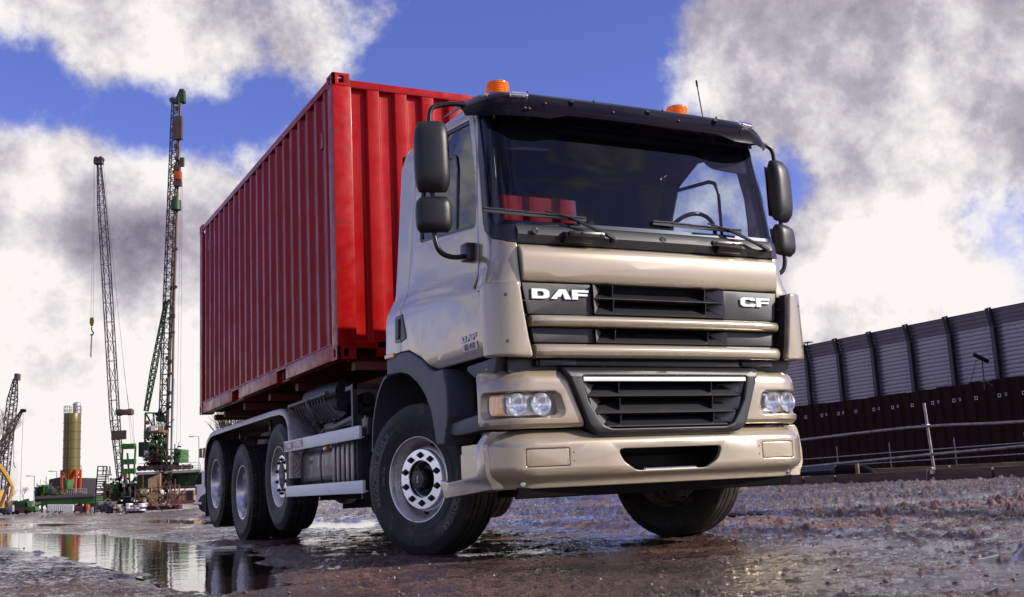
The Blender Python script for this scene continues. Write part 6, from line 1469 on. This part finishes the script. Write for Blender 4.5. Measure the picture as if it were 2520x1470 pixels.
# rear mudguard of treadplate
pts = [(1.462, .62), (1.455, .80), (1.462, .98), (1.50, 1.15), (1.58, 1.24), (1.70, 1.295), (1.85, 1.318), (2.15, 1.325), (3.0, 1.322), (4.2, 1.315), (5.05, 1.308), (5.25, 1.29), (5.45, 1.22), (5.58, 1.10), (5.64, .95), (5.65, .62)]
for s in (-1, 1):
    bm = nb(); n = len(pts); T_ = []
    for i in range(n):
        a = Vector(pts[max(0, i-1)]); b = Vector(pts[min(n-1, i+1)]); d = (b-a).normalized(); nn = Vector((d.y, -d.x)); T_.append(nn)   # inward
    secs = []
    for (y, z), nn in zip(pts, T_):
        row = [(s*.58, 0), (s*1.225, 0), (s*1.240, .006), (s*1.246, .02), (s*1.246, .062), (s*1.236, .062), (s*1.230, .014), (s*.58, .012)]
        secs.append([bm.verts.new((x, y+nn.x*k, z+nn.y*k)) for x, k in row])
    for a, b in zip(secs, secs[1:]):
        for k in range(8): bm.faces.new((a[k], a[(k+1) % 8], b[(k+1) % 8], b[k]))
    bm.faces.new(secs[0]); bm.faces.new(secs[-1]); bmesh.ops.recalc_face_normals(bm, faces=bm.faces)
    mg = obj('rear_mudguard', bm, 'treadplate', truck, smooth=50, label='treadplate mudguard over the three rear wheels')
    bm = nb()
    for y in (2.9, 4.35): bb(bm, s*.5, s*1.0, y-.015, y+.015, 1.15, 1.19); bb(bm, s*1.05, s*1.075, y-.02, y+.02, 1.16, 1.29)
    obj('mudguard_stay', bm, 'steel_dark', truck)
    bm = nb(); bb(bm, s*.62, s*1.22, 5.655, 5.67, .25, .9); obj('mud_flap', bm, 'rubber', truck)
    bm = nb(); bb(bm, s*1.15, s*1.24, 5.72, 5.80, 1.0, 1.13, .01); obj('rear_marker', bm, 'amber_side', truck)
bm = nb(); bb(bm, -1.1, 1.1, 6.15, 6.25, .85, .99); bb(bm, -1.2, 1.2, 6.1, 6.2, 1.02, 1.14); obj('rear_bumper', bm, 'steel_dark', truck)

# ================================================================ THE CONTAINER
Z0, Z1 = 1.584, 4.175; V0, V1 = 0.0, 6.058; HW = 1.219
cont = empty('shipping_container', 'dark red corrugated steel shipping container on the truck chassis', 'container', (0, 0, Z0))
def cobj(name, bm, m='red_frame', par=cont, **k):
    bmesh.ops.translate(bm, vec=(0, 0, -Z0), verts=bm.verts); return obj(name, bm, m, par, **k)
def casting(x, y, z):
    """ISO corner casting with an oval hole in each outer face"""
    sx = 1 if x > 0 else -1; sy = 1 if y > 3 else -1; sz = 1 if z > 3 else -1
    bm = nb(); W_, L_, H_ = .162, .178, .118
    def face(w, h, hole, M):
        b = slab(rect(0, w, 0, h), [hole], .026, .005, 0, .004, 3, hr=.018); bmesh.ops.transform(b, matrix=M, verts=b.verts); join(bm, b)
    # front/back face (xz plane)
    hx = rect(.055, .107, .026, .092) if True else None
    fx = Matrix(((sx*-1, 0, 0, HW*sx+.002*sx), (0, 0, sy, (V0 if sy < 0 else V1)+.002*sy), (0, sz*-1, 0, (Z1 if sz > 0 else Z0)), (0, 0, 0, 1)))
    face(W_, H_, hx, fx)
    hy = rect(.062, .114, .020, .098)
    fy = Matrix(((0, 0, sx, HW*sx+.002*sx), (-sy, 0, 0, (V0 if sy < 0 else V1)+.002*sy), (0, -sz, 0, (Z1 if sz > 0 else Z0)), (0, 0, 0, 1)))
    face(L_, H_, hy, fy)
    fz = Matrix(((-sx, 0, 0, HW*sx), (0, -sy, 0, V0 if sy < 0 else V1), (0, 0, sz, Z1 if sz > 0 else Z0), (0, 0, 0, 1)))
    face(W_, L_, rect(.05, .11, .04, .13), fz)
    bmesh.ops.recalc_face_normals(bm, faces=bm.faces)
    x0 = sx*(HW-W_); bb(bm, x0, x0+sx*.01, (V0 if sy < 0 else V1), (V0 if sy < 0 else V1)-sy*L_, (Z1 if sz > 0 else Z0), (Z1 if sz > 0 else Z0)-sz*H_)
    return cobj('corner_casting', bm)
for x in (-1, 1):
    for y in (V0, V1):
        for z in (Z0, Z1): casting(x, y, z)
for sx in (-1, 1):
    for y0, y1 in ((V0, .16), (V1-.16, V1)):
        bm = nb(); bb(bm, sx*(HW-.172), sx*HW, y0, y1, Z0+.118, Z1-.118, .008); cobj('corner_post', bm)
    bm = nb(); bb(bm, sx*(HW-.06), sx*(HW-.004), V0+.178, V1-.178, Z1-.088, Z1-.022, .006); cobj('top_rail', bm)
    # bottom rail with two forklift pockets
    segs = [(.178, 1.715), (2.065, 3.77), (4.125, V1-.178)]
    bm = nb()
    for a, b in segs: bb(bm, sx*(HW-.045), sx*(HW-.006), a, b, Z0+.012, Z0+.155, .004)
    for a, b in ((1.715, 2.065), (3.77, 4.125)): bb(bm, sx*(HW-.045), sx*(HW-.006), a, b, Z0+.125, Z0+.155)
    bb(bm, sx*(HW-.01), sx*(HW+.001), .178, V1-.178, Z0+.150, Z0+.158); bb(bm, sx*(HW-.10), sx*(HW-.045), .178, V1-.178, Z0+.010, Z0+.018)
    cobj('bottom_rail', bm)
    # corrugated side
    bm = nb(); y = V0+.16; pts2 = [(HW-.012-.036, y)]; y += .05
    while y < V1-.16-.25:
        pts2 += [(HW-.048, y), (HW-.012, y+.055), (HW-.012, y+.120), (HW-.048, y+.175)]; y += .2853
    pts2.append((HW-.048, V1-.16))
    lo = [bm.verts.new((sx*x, yy, Z0+.15)) for x, yy in pts2]; hi = [bm.verts.new((sx*x, yy, Z1-.085)) for x, yy in pts2]
    for i in range(len(pts2)-1): bm.faces.new((lo[i], lo[i+1], hi[i+1], hi[i]))
    bmesh.ops.recalc_face_normals(bm, faces=bm.faces); bmesh.ops.solidify(bm, geom=bm.faces[:], thickness=.002)
    es = [e for e in bm.edges if len(e.link_faces) == 2 and abs(e.verts[0].co.z-e.verts[1].co.z) > 1 and e.calc_face_angle() > .3]
    bmesh.ops.bevel(bm, geom=es, offset=.006, segments=2, affect='EDGES', profile=.5)
    cobj('side_wall', bm, 'red', smooth=60)
for y, sg in ((V0, 1), (V1, -1)):
    bm = nb(); bb(bm, -HW+.162, HW-.162, y+sg*.004, y+sg*.06, Z1-.125, Z1-.055, .006); cobj('end_header', bm)
    bm = nb(); bb(bm, -HW+.36, HW-.36, y+sg*.004, y+sg*.06, Z0+.03, Z0+.165, .006); bb(bm, -HW+.162, HW-.162, y+sg*.004, y+sg*.06, Z0+.10, Z0+.165, .006); cobj('end_sill', bm)
    bm = nb(); x = -HW+.172; pts2 = [(x, .055), (x+.015, .055)]; x += .015
    while x < HW-.172-.24:
        pts2 += [(x+.115, .055), (x+.140, .012), (x+.252, .012), (x+.272, .055)]; x += .268
    pts2.append((HW-.172, .055))
    lo = [bm.verts.new((a, y+sg*b, Z0+.16)) for a, b in pts2]; hi = [bm.verts.new((a, y+sg*b, Z1-.12)) for a, b in pts2]
    for i in range(len(pts2)-1): bm.faces.new((lo[i], lo[i+1], hi[i+1], hi[i]))
    bmesh.ops.recalc_face_normals(bm, faces=bm.faces); bmesh.ops.solidify(bm, geom=bm.faces[:], thickness=.002)
    es = [e for e in bm.edges if len(e.link_faces) == 2 and abs(e.verts[0].co.z-e.verts[1].co.z) > 1 and e.calc_face_angle() > .3]
    bmesh.ops.bevel(bm, geom=es, offset=.007, segments=3, affect='EDGES', profile=.5)
    cobj('end_wall', bm, 'red', smooth=70)
bm = nb(); bb(bm, -HW+.05, HW-.05, .1, V1-.1, Z1-.045, Z1-.035); cobj('container_roof', bm, 'red')
bm = nb(); bb(bm, -HW+.05, HW-.05, .05, V1-.05, Z0+.13, Z0+.15)
for i in range(18): y = .35+.32*i; bb(bm, -HW+.05, HW-.05, y, y+.045, Z0+.018, Z0+.13)
cobj('container_floor', bm, 'subframe')
for y in (1.715, 2.065, 3.77, 4.125):
    bm = nb(); bb(bm, -HW+.045, HW-.045, y-.004, y+.004, Z0+.018, Z0+.125); cobj('fork_pocket_side', bm)
for sx in (-1,):
    for y, z in ((.42, 3.6), (5.6, 3.75)): bm = nb(); bb(bm, -HW+.044, -HW+.052-.02, y, y+.10, z, z+.16, .006); cobj('vent_cover', bm, 'red')
for y, z in ((6.06, 3.7), (6.06, 2.1)):
    bm = nb(); bb(bm, -HW+.02, -HW+.09, y, y+.03, z, z+.10, .006); cobj('door_hinge', bm)
